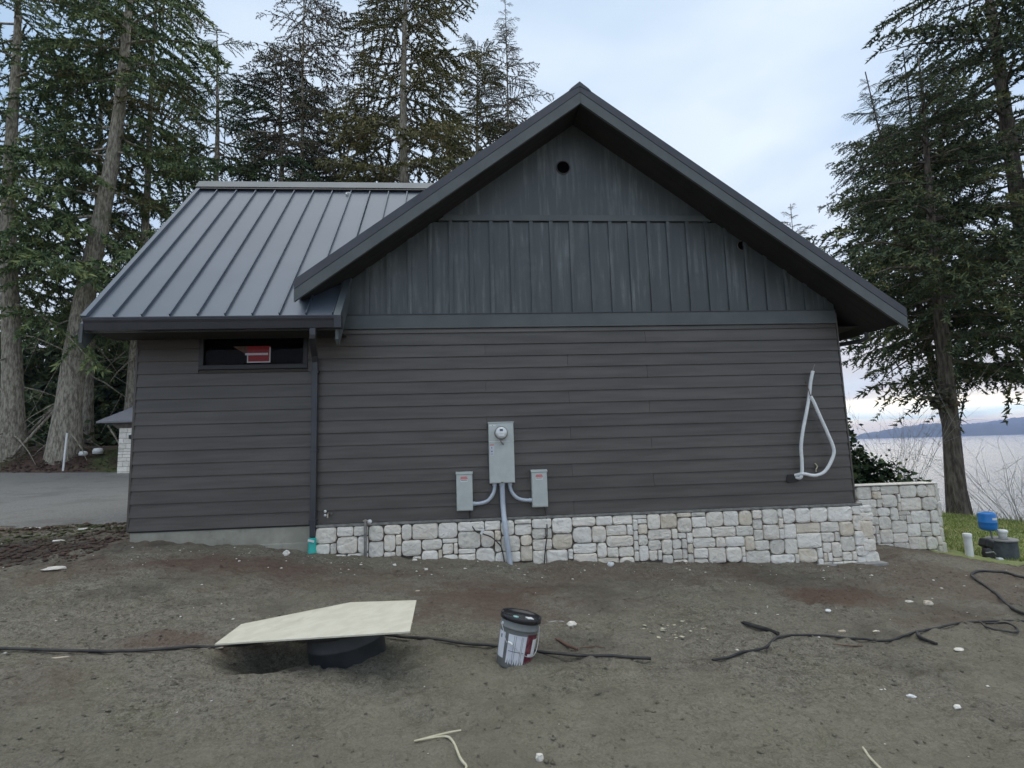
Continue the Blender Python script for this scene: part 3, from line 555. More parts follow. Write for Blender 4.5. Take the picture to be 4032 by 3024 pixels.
for i, k, a, b in st:
    x0, z0 = -2.155+i*cu, -.9-.0+k*cu; x1, z1 = x0+a*cu, z0+b*cu
    x0 += wx[i+k*3 if False else i]*(i > 0); x1 += wx[i+a]; z0 += wx[200+k]*.7; z1 += wx[200+k+b]*.7*(k+b < 12)
    if z1 < -.42-.058*((x0+x1)/2+1.8): continue
    if z1 > -.045: z1 = -.038
    stone(x0, z0, x1, z1, -.045, rg, sv).build('stone', pickmat(rg), sv)
for z0, z1, dx in ((-.86, -.70, .05), (-.70, -.52, .0), (-.52, -.26, -.01), (-.26, -.14, .02), (-.14, -.04, 0)):   # corner stones
    stone(5.80-.1, z0, 5.90+dx, z1, -.045, rg, sv, depth=.06).build('stone', pickmat(rg), sv)
# wing wall
wwl = thing('stone_wall', (7.6, 1.55, -1.1), 'low cream stone retaining wall stepping out behind the house corner', 'wall')
ww = M().box(5.7, 8.42, 1.56, 1.80, -1.8, .085).build('wall_core', MT['mortar'], wwl)
st, cu = pack(1.92, 1.62, .0768, rg)
for i, k, a, b in st:
    x0, z0 = 6.50+i*cu+wx[i+30], -1.535+k*cu; x1, z1 = 6.50+(i+a)*cu+wx[i+a+30], z0+b*cu; z0 += wx[230+k]*.7; z1 += wx[230+k+b]*.7*(k+b < 21)
    if z1 < g1((x0+x1)/2, 1.45)-.02: continue
    stone(x0, z0, x1, z1, 1.56, rg, ww, depth=.045).build('stone', ST[rg.choices([0, 1, 2, 3], [2, 2, 6, .8])[0]], ww)
z = -1.40
while z < .06:
    h_ = min(rg.choice([.13, .19, .26]), .085-z)
    if h_ > .04: stone(8.39, z, 8.46+rg.uniform(0, .03), z+h_, 1.56, rg, ww, depth=.055).build('stone', ST[2], ww)
    z += h_ if h_ > 0 else 1
xx = 5.75
while xx < 8.4:
    w_ = rg.uniform(.35, .6); M().box(xx, min(xx+w_, 8.46), 1.50, 1.84, .087, .106).build('cap_stone', ST[2], wwl, .006); xx += w_+.006
# ------------------------------------------------------------------ electrical gear
mt_ = thing('electric_meter_panel', (.424, -.07, .9), 'tall grey electric meter cabinet with a round glass meter on the siding', 'meter box')
cb = M().box(.245, .604, -.125, -.018, .476, 1.325).build('cabinet', MT['cabinet'], mt_, .004)
M().box(.238, .611, -.137, -.018, 1.325, 1.339).build('cabinet_lid', MT['cabinet'], mt_, .002)
M().box(.252, .598, -.132, -.1245, .484, 1.050).build('cover', MT['cabinet'], mt_, .004)
M().box(.252, .598, -.132, -.1245, 1.074, 1.318).build('cover', MT['cabinet'], mt_, .004)
M().box(.248, .602, -.1345, -.124, 1.056, 1.069).build('divider', MT['white'], mt_)
RX = Matrix.Rotation(math.radians(90), 3, 'X')
me_ = M().lathe([(.095, .0), (.095, .022), (.086, .03), (.086, .0)], (.424, -.131, 1.182), 32, RX).build('meter', MT['galv'], mt_)
M().lathe([(.084, .0), (.084, .06), (.078, .085), (.06, .094), (0, .097)], (.424, -.135, 1.182), 32, RX).build('meter_glass', MT['glassclear'], me_)
M().box(.402, .446, -.2345, -.229, 1.206, 1.234).build('meter_display', MT['ink'], me_)
M().box(.385, .463, -.2325, -.228, 1.135, 1.166).build('meter_plate', MT['white'], me_)
M().box(.336, .376, -.2300, -.2285, 1.176, 1.182).build('meter_mark', MT['ink'], me_) if False else None
M().tube([(.395, -.135, 1.10), (.405, -.20, 1.075), (.43, -.18, 1.04), (.452, -.14, 1.02)], .009, 8).build('seal', MT['galv'], mt_)
M().box(.262, .352, -.1335, -.1318, 1.282, 1.298).build('nameplate', MT['white'], mt_)
M().box(.300, .310, -.1345, -.1336, 1.286, 1.294).build('nameplate_mark', MT['ink'], mt_)
la = M().box(.258, .318, -.1335, -.1318, .865, 1.005).build('label', MT['paper'], mt_)
M().box(.258, .318, -.1337, -.1319, 1.007, 1.022).build('label_header', MT['pinklabel'], mt_)
M().box(.281, .292, -.1345, -.1336, .965, .985).box(.278, .296, -.1345, -.1336, .915, .932).box(.272, .304, -.1345, -.1336, .884, .890).build('label_print', MT['ink'], la)
M().lathe([(.0, .0), (.014, .0), (.014, .02), (0, .022)], (.424, -.132, .492), 12, RX).build('latch', MT['brass'], mt_)
for x0, x1, z0, z1, lab in ((-.222, .004, .114, .622, 'grey disconnect box left of the meter cabinet'), (.840, 1.062, .124, .616, 'grey disconnect box right of the meter cabinet')):
    b_ = thing('disconnect_box', ((x0+x1)/2, -.07, z0), lab, 'electrical box', 'two disconnect boxes beside the meter')
    M().box(x0, x1, -.12, -.018, z0, z1).build('cabinet', MT['cabinet'], b_, .004)
    M().prism([(-.135, z1-.004), (-.135, z1+.008), (-.075, z1+.030), (-.018, z1+.030), (-.018, z1)], x0-.006, x1+.006, 'x').build('lid', MT['cabinet'], b_, .002)
    M().box(x0+.006, x1-.006, -.128, -.1195, z0+.01, z1-.008).build('cover', MT['cabinet'], b_, .003)
    xm = x0+.058
    M().prism([(xm, z1-.075), (xm+.10, z1-.075), (xm+.10, z1-.055), (xm+.085, z1-.036), (xm+.01, z1-.036), (xm, z1-.055)], -.1297, -.1279).build('label_header', MT['pinklabel'], b_)
    lb = M().prism([(xm, z1-.11), (xm+.10, z1-.11), (xm+.10, z1-.077), (xm, z1-.077)], -.1297, -.1279).build('label', MT['white'], b_)
    M().box(xm+.008, xm+.092, -.1306, -.1298, z1-.091, z1-.084).build('label_print', MT['ink'], lb)
def bez(pts, n=12):      # Catmull-Rom through points
    p = [Vector(q) for q in pts]; p = [p[0]*2-p[1]]+p+[p[-1]*2-p[-2]]; o_ = []
    for i in range(1, len(p)-2):
        for k in range(n):
            t = k/n; o_.append(.5*((2*p[i])+(-p[i-1]+p[i+1])*t+(2*p[i-1]-5*p[i]+4*p[i+1]-p[i+2])*t*t+(-p[i-1]+3*p[i]-3*p[i+1]+p[i+2])*t**3))
    o_.append(p[-2]); return o_
def single(name, m, mt2, label, cat, group=None, bevel=0):
    o = m.build(name, mt2, None, bevel); return tag(o, label, cat, group)
single('conduit', M().tube([(.422, -.075, .50), (.424, -.075, .2), (.435, -.085, 0.0), (.44, -.13, -.05), (.452, -.145, -.2), (.486, -.15, -.50), (.51, -.155, -.72)], .037, 16).tube([(.424, -.075, -.06), (.428, -.078, .03)] if False else [(.4395, -.128, -.045), (.449, -.143, -.16)], .0415, 16).tube([(.422, -.075, .44), (.422, -.075, .475)], .044, 16), MT['conduit'], 'straight grey conduit running from the meter cabinet down into the soil', 'conduit', 'grey conduits of the electrical panel')
single('conduit', M().tube(bez([(.315, -.07, .50), (.315, -.07, .42), (.29, -.07, .33), (.22, -.07, .24), (.12, -.07, .205), (.00, -.07, .20)]), .026, 14).tube([(.315, -.07, .44), (.315, -.07, .475)], .032, 14).tube([(.004, -.07, .20), (.04, -.07, .201)], .032, 14), MT['conduit'], 'curved grey conduit from the meter cabinet to the left disconnect box', 'conduit', 'grey conduits of the electrical panel')
single('conduit', M().tube(bez([(.535, -.07, .50), (.535, -.07, .42), (.56, -.07, .34), (.63, -.07, .26), (.73, -.07, .225), (.845, -.07, .22)]), .026, 14).tube([(.535, -.07, .44), (.535, -.07, .475)], .032, 14).tube([(.80, -.07, .221), (.84, -.07, .22)], .032, 14), MT['conduit'], 'curved grey conduit from the meter cabinet to the right disconnect box', 'conduit', 'grey conduits of the electrical panel')
single('cable', M().tube(bez([(-.04, -.06, .12), (-.036, -.075, -.03), (.03, -.125, -.165), (.14, -.135, -.21), (.24, -.13, -.25), (.33, -.125, -.33), (.39, -.125, -.42), (.43, -.13, -.66)], 6), .0085, 8), MT['blackrub'], 'thin dark cable curving from the left disconnect box to the conduit foot', 'cable')
single('cable', M().tube(bez([(1.02, -.06, .13), (1.036, -.08, -.02), (1.03, -.125, -.25), (1.0, -.125, -.45), (.975, -.125, -.66)], 6), .0085, 8), MT['blackrub'], 'thin dark cable hanging straight from the right disconnect box', 'cable')
single('cable_tag', M().obox((.125, -.15, -.175), .035, .004, .085, Matrix.Rotation(.55, 3, 'Y')), MT['white'], 'small white tag tied on the thin dark cable', 'tag', bevel=.001)
fp = thing('hose_pipe', (-1.468, -.12, -.5), 'grey standpipe with a small valve in front of the stones', 'pipe')
M().tube([(-1.468, -.135, .03), (-1.468, -.135, -.75)], .021, 12).build('pipe', MT['galv'], fp)
M().tube([(-1.468, -.135, -.08), (-1.468, -.135, .055)], .014, 10).tube([(-1.5, -.135, .03), (-1.43, -.135, .035)], .012, 8).build('valve', MT['brass'], fp)
M().lathe([(0, 0), (.026, .0), (.03, .012), (0, .018)], (-1.405, -.155, .022), 12, Matrix.Rotation(math.radians(70), 3, 'X')).build('handle', MT['white'], fp)
fb = thing('hose_bib', (-1.99, -.06, .14), 'small hose tap sticking out of the lowest siding boards', 'tap')
M().tube([(-1.99, -.01, .15), (-1.99, -.07, .145), (-1.985, -.10, .115), (-1.985, -.10, .09)], .012, 8).build('spout', MT['brass'], fb)
M().tube([(-1.965, -.03, .14), (-1.945, -.05, .14)], .016, 8).build('handle', MT['galv'], fb)
M().lathe([(0, 0), (.018, .0), (.02, .01), (0, .014)], (-2.032, -.035, .172), 10, RX).lathe([(0, 0), (.018, .0), (.02, .01), (0, .014)], (-2.032, -.035, .118), 10, RX).build('valve_knob', MT['white'], fb)
# white insulated line set
ls = thing('insulated_pipe_loop', (5.1, -.08, .42), 'looped white insulated refrigerant tubes sticking out of the siding at right', 'tubing')
M().tube(bez([(4.80, -.0, .405), (4.848, -.07, .395), (4.872, -.085, .46), (4.886, -.09, .617), (4.893, -.095, .854), (4.942, -.1, 1.092), (5.03, -.1, 1.379), (5.106, -.085, 1.621), (5.143, -.09, 1.816), (5.190, -.1, 1.985)], 6), .024, 12).build('tube', MT['foam'], ls)
M().tube(bez([(4.80, -.02, .43), (4.88, -.10, .455), (5.0, -.11, .430), (5.09, -.115, .430), (5.207, -.12, .48), (5.324, -.125, .634), (5.375, -.13, .80), (5.301, -.13, 1.05), (5.21, -.125, 1.31), (5.147, -.12, 1.50), (5.105, -.115, 1.60)], 6), .024, 12).build('tube', MT['foam'], ls)
M().tube([(5.190, -.1, 1.985), (5.205, -.1, 2.04), (5.232, -.1, 2.09)], .006, 6).build('copper_end', MT['galv'], ls)
M().tube([(5.105, -.115, 1.60), (5.08, -.125, 1.69), (5.041, -.12, 1.826)], .006, 6).build('copper_end', MT['darkwood'], ls)
M().prism([(4.66, .36), (4.69, .33), (4.84, .345), (4.86, .40), (4.83, .44), (4.69, .44)], -.035, -.017).build('wall_port', MT['black'], ls, .006)
M().tube(bez([(5.127, -.03, .60), (5.15, -.045, .55), (5.12, -.05, .51), (5.125, -.04, .475)], 4), .008, 6).build('wire_stub', MT['straw'], ls)
# ------------------------------------------------------------------ foreground objects
def bz(x): return -.16+.13*x
bp = [(-1.905, -3.463), (-.425, -4.036), (-.459, -3.289), (-1.041, -2.964), (-1.901, -3.019)]
fbm = M(); n5 = 5; fbm.add([(x, y, bz(x)) for x, y in bp]+[(x, y, bz(x)+.012) for x, y in bp], [(4, 3, 2, 1, 0), (5, 6, 7, 8, 9)]+[(i, (i+1) % 5, 5+(i+1) % 5, 5+i) for i in range(5)])
single('fibreboard_sheet', fbm, MT['board'], 'pale five-cornered offcut of sheet board leaning over a black riser', 'board', bevel=.0015)
rz = thing('septic_riser', (-.93, -3.53, -.55), 'low round black plastic riser hidden under the pale board', 'riser')
RT = Matrix.Rotation(-math.atan(.13), 3, 'Y'); rcn = (-1.0, -3.37, bz(-1.0)-.006)
M().lathe([(0, -.012), (.285, -.012), (.30, -.02), (.30, -.06), (.283, -.066)], rcn, 40, RT).build('lid', MT['riser'], rz)
M().lathe([(.28, -.062), (.28, -.14), (.284, -.145), (.284, -.16), (.28, -.165), (.28, -.45)], rcn, 40, RT).build('ring', MT['riser'], rz)
bk = thing('bucket', (.285, -3.60, g1(.285, -3.60)), 'leaning grey five gallon bucket with a black lid and paper labels', 'bucket')
bkz = g1(.285, -3.60)-.03; BR = Matrix.Rotation(math.radians(12), 3, 'Y') @ Matrix.Rotation(math.radians(-3), 3, 'X'); bc = Vector((.272, -3.60, bkz))
M().lathe([(0, 0), (.124, 0), (.128, .006), (.1385, .26), (.1385, .262), (.146, .266), (.146, .276), (.1405, .279), (.142, .335), (.142, .345)], bc, 48, BR).build('body', MT['bucketgrey'], bk)
M().lathe([(.150, .318), (.154, .322), (.154, .352), (.149, .357), (.138, .352), (.134, .342), (.02, .342), (0, .342)], bc, 48, BR).build('lid', MT['lidblack'], bk)
M().lathe([(0, .3435), (.022, .3435), (.022, .346), (0, .3465)], bc+BR @ Vector((-.045, -.06, 0)), 20, BR).build('sticker', MT['aqua'], bk)
M().obox(bc+BR @ Vector((.060, -.040, .344)), .05, .05, .004, BR @ Matrix.Rotation(.3, 3, 'Z')).build('sticker', MT['white'], bk)
def label(a0, a1, z0, z1, m, nm='label', off=.0015, par=bk):
    prof = [(.1258+(z0/.26)*.0127+off, z0), (.1258+(z1/.26)*.0127+off, z1)]
    return M().lathe(prof, bc, 12, BR, a0=math.radians(a0), a1=math.radians(a1)).build(nm, m, par)
label(188, 222, .06, .235, MT['paper']); l2 = label(234, 292, .03, .235, MT['paper']); label(294, 352, .02, .248, MT['maroon'], 'printed_label')
for a in (253, 258.5, 276, 280): label(a, a+.9, .05, .23, MT['ink'], 'label_line', .0024, l2)
label(239, 288, .12, .124, MT['ink'], 'label_line', .0024, l2)
label(202, 208, .19, .215, MT['ink'], 'label_print', .0024)
label(316, 350, .115, .215, MT['white'], 'label', .0026); label(303, 345, .098, .116, MT['white'], 'label', .003); label(297, 308, .03, .045, MT['pinklabel'], 'label', .0026)
hp = [bc+BR @ Vector((.152*math.cos(a), .152*math.sin(a), z)) for a, z in ((math.radians(200), .285), (math.radians(215), .25), (math.radians(232), .18), (math.radians(240), .185), (math.radians(255), .165))]
hp2 = [bc+BR @ Vector((.155*math.cos(a), .155*math.sin(a), z)) for a, z in ((math.radians(255), .165), (math.radians(275), .13), (math.radians(300), .105), (math.radians(325), .115), (math.radians(350), .17), (math.radians(370), .285))]
M().tube(bez(hp+hp2[1:], 5), .0028, 6).build('handle', MT['wire'], bk)
gr = [bc+BR @ Vector((.156*math.cos(math.radians(a)), .156*math.sin(math.radians(a)), z)) for a, z in ((239, .183), (246, .182), (251, .172))]
M().tube(gr, .0075, 8).build('grip', MT['white'], bk)
M().lathe([(0, 0), (.012, 0), (.012, .008), (0, .01)], bc+BR @ Vector((.143*math.cos(math.radians(200)), .143*math.sin(math.radians(200)), .285)), 10, BR @ Matrix.Rotation(math.radians(110), 3, 'Z') @ RX).build('handle_ear', MT['white'], bk)
# cords on the ground
def onground(pts, r, lift=.0, sub=8):
    p = bez([(x, y, 0) for x, y in pts], sub); X = np.array([q.x for q in p]); Y = np.array([q.y for q in p]); Z = gz(X, Y)
    k9 = min(9, len(Z)//2*2-1); Z = np.convolve(np.pad(Z, k9//2, mode='edge'), np.ones(k9)/k9, 'valid')+(.012 if len(Z) > 40 else 0); return [(x, y, z+r*.7+lift) for x, y, z in zip(X, Y, Z)]
cl1 = [(-6.2, -3.25), (-5, -3.4), (-4.2, -3.33), (-3.45, -3.37), (-3.02, -3.36), (-2.59, -3.34), (-2.25, -3.30), (-1.93, -3.20), (-1.6, -3.02), (-.9, -3.0), (-.47, -3.15), (-.15, -3.26), (.15, -3.37), (.54, -3.46), (1.0, -3.57), (1.30, -3.62)]
single('cord', M().tube(onground(cl1, .012), .012, 8), MT['blackrub'], 'black cord running left to right behind the bucket and under the board', 'cord')
single('cord', M().tube(onground([(1.79, -3.58), (2.04, -3.47), (2.32, -3.34), (2.6, -3.11), (2.97, -3.07), (3.34, -3.13), (3.55, -3.16), (3.95, -2.97), (4.48, -2.82), (4.86, -2.67), (5.38, -2.64), (6.2, -2.7)], .002), .010, 8), MT['blackrub'], 'half-buried dark cord running across the dirt at lower right', 'cord')
single('cord', M().tube(onground([(4.87, -2.69), (4.69, -2.96), (4.8, -3.05), (4.94, -2.98), (5.03, -2.78), (4.92, -2.69)], .009), .009, 8), MT['blackrub'], 'small black loop of cord at the far right of the dirt', 'cord')
single('hose', M().tube(onground([(7.9, -1.3), (7.37, -.85), (7.28, -.65), (7.04, -.59), (6.72, -.75), (6.42, -1.13), (6.09, -1.68), (5.67, -2.38), (5.9, -3.0)], .016), .017, 8), MT['blackrub'], 'black hose bending in a curve at the right edge near the lawn', 'hose')
def stickobj(pts, r, m, label_, nm='stick', cat='stick'):
    pp = onground(pts, r, .008, 4); single(nm, M().tube(pp, [r*(.6+.4*math.sin(math.pi*(i+1)/(len(pp)+1))) for i in range(len(pp))], 6), m, label_, cat)
stickobj([(2.49, -2.71), (2.56, -2.86), (2.61, -3.08)], .022, MT['blackrub'], 'dark blade-like bark strip pointing at the half-buried cord', 'bark_strip')
stickobj([(3.97, -2.97), (3.87, -3.13), (3.86, -3.3)], .017, MT['blackrub'], 'dark strip branching downward from the half-buried cord', 'bark_strip')
stickobj([(.66, -3.16), (.79, -3.41)], .012, MT['darkwood'], 'short reddish brown stick right of the bucket')
stickobj([(.82, -3.34), (1.03, -3.31)], .005, MT['darkwood'], 'thin brown twig right of the short reddish stick', 'twig', 'twig')
stickobj([(-.34, -4.60), (-.19, -4.56), (-.09, -4.54)], .007, MT['straw'], 'straight pale stalk lying at the bottom centre', 'stalk', 'stalk')
stickobj([(-.34, -4.62), (-.19, -4.61), (-.13, -4.66), (-.09, -4.79), (-.06, -4.85), (-.06, -4.91), (-.05, -5.02)], .007, MT['straw'], 'bent pale stalk curling down below the straight stalk', 'stalk', 'stalk')
stickobj([(2.07, -4.78), (2.03, -4.89), (2.01, -5.05)], .007, MT['straw'], 'thin pale stalk at the bottom right edge', 'stalk', 'stalk')
stickobj([(3.0, -3.22), (3.14, -3.24), (3.24, -3.25)], .006, MT['darkwood'], 'thin dark twig below the half-buried cord', 'twig', 'twig')
def chip(x, y, sx, sy, sz, m, label_, nm='stone_chip', cat='stone chip', rot=0.):
    r = random.Random(int(abs(x*1000)+abs(y*777))); mm = M(); V = []; n = 7
    z = g1(x, y)
    for lay, (s, h) in enumerate(((.8, 0), (1, .45), (.7, 1))):
        for i in range(n):
            a = 2*math.pi*i/n; q = s*r.uniform(.75, 1.1); px, py = math.cos(a)*sx*q, math.sin(a)*sy*q
            V.append((x+px*math.cos(rot)-py*math.sin(rot), y+px*math.sin(rot)+py*math.cos(rot), z-.004+sz*h*r.uniform(.85, 1.1)))
    F = [tuple(range(n-1, -1, -1)), tuple(range(2*n, 3*n))]+[(l*n+i, l*n+(i+1) % n, (l+1)*n+(i+1) % n, (l+1)*n+i) for l in range(2) for i in range(n)]
    mm.add(V, F); single(nm, mm, m, label_, cat)
WS, GS, TS = ST[1], ST[2], ST[3]
chip(-4.66, -1.21, .13, .09, .025, GS, 'flat grey slab lying at far left', rot=.2)
chip(1.82, -.5, .05, .035, .05, MT['white'], 'white block right of the conduit foot')
chip(-1.03, -.5, .035, .025, .025, WS, 'pale chip nearest the standpipe')
chip(-.78, -.34, .04, .02, .02, WS, 'long pale chip against the stones right of the standpipe')
chip(-.6, -.72, .025, .02, .02, WS, 'tiny pale chip below the two by the stones')
chip(3.58, -2.33, .035, .03, .02, MT['white'], 'white chip above the half-buried cord')
chip(4.72, -2.02, .05, .025, .018, GS, 'bluish flat chip at right above the cord', rot=-.5)
chip(4.90, -2.06, .06, .045, .04, TS, 'tan pebble right of the bluish flat chip', 'pebble', 'pebble')
chip(4.02, -3.34, .06, .03, .015, GS, 'bluish flat chip below the cord branch')
chip(2.85, -4.20, .03, .018, .015, MT['white'], 'white sliver at lower right', rot=-.5)
chip(3.0, -4.38, .025, .02, .02, WS, 'cream pebble below the white sliver', 'pebble', 'pebble')
chip(.31, -4.84, .024, .02, .03, GS, 'round grey pebble at the bottom centre', 'pebble', 'pebble')
chip(-1.64, -4.07, .018, .012, .006, MT['paper'], 'small grey paper scrap below the board', 'paper_scrap', 'scrap', 1.0)
chip(-1.38, -4.13, .03, .014, .008, MT['darkwood'], 'dark red bark chip below the board', 'bark_chip', 'bark chip', -.2)
chip(-2.98, -3.45, .09, .018, .01, MT['wood'], 'pale wood splinter along the cord at left', 'wood_splinter', 'splinter', .1)
chip(-1.99, -3.22, .06, .02, .015, MT['wood'], 'pale wood splinter at the left tip of the board', 'wood_splinter', 'splinter', .2)
chip(-.62, -1.55, .04, .02, .01, MT['wood'], 'tan wood flake on the rusty soil', 'wood_flake', 'flake')
chip(.86, -2.8, .05, .04, .035, GS, 'grey stone behind the bucket', 'pebble', 'pebble')
chip(.74, -2.65, .09, .03, .012, MT['footing'], 'flat grey shard behind the bucket')
chip(3.62, -2.93, .035, .02, .015, TS, 'tan chip on the right cord')
chip(3.28, -2.95, .045, .02, .012, MT['wood'], 'bent wood flake above the right cord', 'wood_flake', 'flake')
chip(-2.42, -.42, .05, .045, .06, WS, 'rounded cream cobble left of the teal adapter', 'pebble', 'pebble')
for x, y, s in ((-7.1, 1.7, .16), (-6.0, 1.2, .12), (-6.0, 1.75, .09), (-6.6, .35, .13), (-7.4, .6, .1), (-5.7, .25, .1), (-7.3, -.5, .12)): chip(x, y, s, .035, .02, WS, {-7.1: 'long white shard out on the gravel drive', -6.0: 'white shard at the drive edge' if y < 1.5 else 'small white shard on the drive edge behind the others', -6.6: 'white shard in the dark debris left of the house', -7.4: 'pale shard left of the debris', -5.7: 'pale shard close to the house corner', -7.3: 'pale stone in the dark soil at far left'}[x], rot=.3*(x+6))
# loose small stuff
def pebbles(name, n, xr, yr, s0, s1, mt2, label_, seed, pred=None, flat=.6):
    r = np.random.RandomState(seed); x = xr[0]+r.rand(n)*(xr[1]-xr[0]); y = yr[0]+r.rand(n)*(yr[1]-yr[0])
    if pred is not None: k = pred(x, y); x, y = x[k], y[k]
    n = len(x); s = s0+(s1-s0)*r.rand(n)**4; z = gz(x, y)
    base = np.array([(1, 0, 0), (0, 1, 0), (-1, 0, 0), (0, -1, 0), (0, 0, 1), (0, 0, -1)], float); F0 = np.array([(0, 1, 4), (1, 2, 4), (2, 3, 4), (3, 0, 4), (1, 0, 5), (2, 1, 5), (3, 2, 5), (0, 3, 5)])
    sc = s[:, None, None]*(.6+.8*r.rand(n, 6, 1))*np.array([1.3, 1, flat]); V = base[None]*sc; a = r.rand(n)*6.28; c_, s_ = np.cos(a)[:, None], np.sin(a)[:, None]
    X = V[..., 0]*c_-V[..., 1]*s_; Y = V[..., 0]*s_+V[..., 1]*c_; V = np.stack([X+x[:, None], Y+y[:, None], V[..., 2]+z[:, None]+.1*s[:, None]], -1)
    F = (F0[None]+np.arange(n)[:, None, None]*6).reshape(-1, 3); o = arr_obj(name, V.reshape(-1, 3), F, mt2); tag(o, label_, 'gravel', kind='stuff')
hs = lambda x, y: ~((y > -.15) & (x > -4.8) & (x < 8.5))
pebbles('soil_clods', 26000, (-7, 9), (-5.4, 1.2), .003, .016, MT['ground'], 'crumbs of soil over the bare dirt', 1, hs, .38)
pebbles('light_gravel', 420, (-7, 8.5), (-5.4, 1.2), .003, .016, WS, 'small white stone fragments scattered in the dirt', 2, hs, .5)
pebbles('light_gravel', 260, (-4.6, 6.2), (-1.1, -.12), .004, .022, WS, 'stone fragments along the foot of the wall', 3, hs, .5)
pebbles('dark_gravel', 1500, (-7, 8.5), (-5.4, 1.2), .002, .008, MT['mulch'], 'dark bark crumbs in the dirt', 4, hs, .5)
pebbles('dark_debris', 5200, (-9, -4.7), (-.9, 1.9), .01, .05, MT['mulch'], 'dark leaf and bark debris left of the house', 5, hs, .5)
pebbles('bark_mulch', 14000, (-28, -5), (16.2, 19.5), .02, .07, MT['mulch'], 'reddish bark mulch on the bank', 6)
pebbles('wood_shreds', 46, (1.5, 2.05), (-3.1, -2.65), .008, .03, MT['straw'], 'pale shredded scraps trodden into the dirt', 8, None, .25)
# ------------------------------------------------------------------ well gear right
wr_ = thing('well_ring', (8.98, .95, -1.11), 'dark round well ring with a pale concrete lid on the lawn', 'well')
gzw = g1(8.9, .95)+.03
M().lathe([(.205, -.35), (.205, .27), (.20, .28)], (8.98, .95, gzw), 32).build('ring', MT['ring'], wr_)
M().lathe([(0, .32), (.212, .315), (.222, .305), (.222, .282), (.2, .278)], (8.98, .95, gzw), 32).build('lid', MT['footing'], wr_)
pt = thing('pressure_tank', (8.77, .95, gzw+.32), 'small bright blue pressure tank on a thin stem above the well ring', 'tank')
M().lathe([(0, .13), (.08, .136), (.112, .155), (.124, .185), (.127, .22), (.127, .262), (.131, .267), (.131, .28), (.127, .285), (.127, .40), (.118, .425), (.09, .44), (0, .45)], (8.77, .95, gzw+.32), 32).build('tank', MT['blue'], pt)
M().lathe([(.1285, .32), (.1285, .355)], (8.77, .95, gzw+.32), 10, None, a0=math.radians(255), a1=math.radians(330)).build('label', MT['white'], pt)
M().tube([(8.80, .93, gzw+.30), (8.785, .94, gzw+.47)], .014, 10).build('stem', MT['galv'], pt)
lb = thing('white_tub', (8.92, .86, gzw+.32), 'small white lidded tub on the well ring beside the blue tank', 'tub')
M().lathe([(0, 0), (.055, 0), (.062, .12), (.06, .125)], (8.92, .86, gzw+.32), 24).build('tub', MT['white'], lb)
M().lathe([(.07, .10), (.075, .105), (.075, .14), (.064, .152), (0, .154)], (8.92, .86, gzw+.32), 24).build('lid', MT['white'], lb)
bb = thing('pump_housing', (8.50, .80, gzw), 'black lumpy pump cover leaning on the well ring', 'pump')
M().obox((8.56, .82, gzw+.27), .15, .16, .15, Matrix.Rotation(.4, 3, 'Y')).build('hood', MT['black'], bb, .03)
M().lathe([(0, 0), (.08, .0), (.085, .04), (.065, .10), (.075, .15), (.05, .24), (0, .25)], (8.53, .80, gzw-.03), 18).build('base', MT['black'], bb)
M().tube([(8.47, .76, gzw+.13), (8.56, .71, gzw+.15), (8.62, .74, gzw+.11)], .013, 8).build('fitting', MT['galv'], bb)
M().obox((8.64, .70, gzw+.02), .085, .06, .07).build('fitting_box', MT['white'], bb, .008)
wp = thing('white_vent_pipe', (8.24, .82, g1(8.24, .82)), 'white capped pipe standing left of the black pump cover', 'pipe')
gp_ = g1(8.24, .82)
M().lathe([(.057, -.1), (.057, .36)], (8.24, .82, gp_), 28).build('pipe', MT['white'], wp)
M().lathe([(.061, .31), (.063, .315), (.063, .37), (.055, .378), (0, .382)], (8.24, .82, gp_), 28).build('cap', MT['white'], wp)
# ------------------------------------------------------------------ far left: pavilion, stake, poles
pvl = thing('pavilion', (-14.9, 16.6, .2), 'open pavilion with a grey roof and stone pillar behind the house corner', 'pavilion')
pi_ = M().box(-15.12, -14.35, 16.55, 17.3, .0, 2.25).build('pillar', MT['mortar'], pvl)
z = .05
while z < 2.2:
    h_ = rg.uniform(.1, .24); x = -15.14
    while x < -14.36:
        w_ = rg.uniform(.18, .45); M().box(x+.006, min(x+w_, -14.33)-.006, 16.49, 16.56, z+.006, z+h_-.006).build('stone', ST[rg.choice([0, 1, 2])], pi_, .01); x += w_
    z += h_
M().prism([(-15.2, 2.25), (-9.0, 2.25), (-9.0, 2.60), (-15.65, 2.60)], 16.6, 17.1).build('beam', MT['mortar'], pvl)
RFG = mat('shingle_grey', (.17, .17, .19), .85, (.24, .24, .26), 40, bump=.5, bscale=60)
M().add([(-15.98, 16.3, 2.63), (-8, 16.3, 2.63), (-8, 20.5, 5.3), (-12.9, 20.5, 5.3), (-15.98, 24, 2.63), (-8, 24, 2.63),
         (-15.98, 16.3, 2.56), (-8, 16.3, 2.56), (-15.98, 24, 2.56), (-8, 24, 2.56)], [(0, 1, 2, 3), (0, 3, 4), (4, 3, 2, 5), (6, 7, 1, 0), (6, 0, 4, 8), (8, 4, 5, 9), (6, 8, 9, 7)]).build('roof', RFG, pvl)
M().box(-14.66, -14.54, 16.36, 16.49, 1.85, 2.03).build('lamp_body', MT['black'], pvl, .01)
M().box(-14.72, -14.48, 16.34, 16.40, 2.02, 2.07).build('lamp_top', MT['white'], pvl, .01)
M().box(-14.3, -9, 22, 22.1, 0, 2.6).build('back_wall', MT['black'], pvl)
single('stake', M().obox((-17.57, 16.9, 1.38), .07, .04, 1.64, Matrix.Rotation(.035, 3, 'Y')), MT['white'], 'slim white marker stake in front of the leaning fir', 'stake')
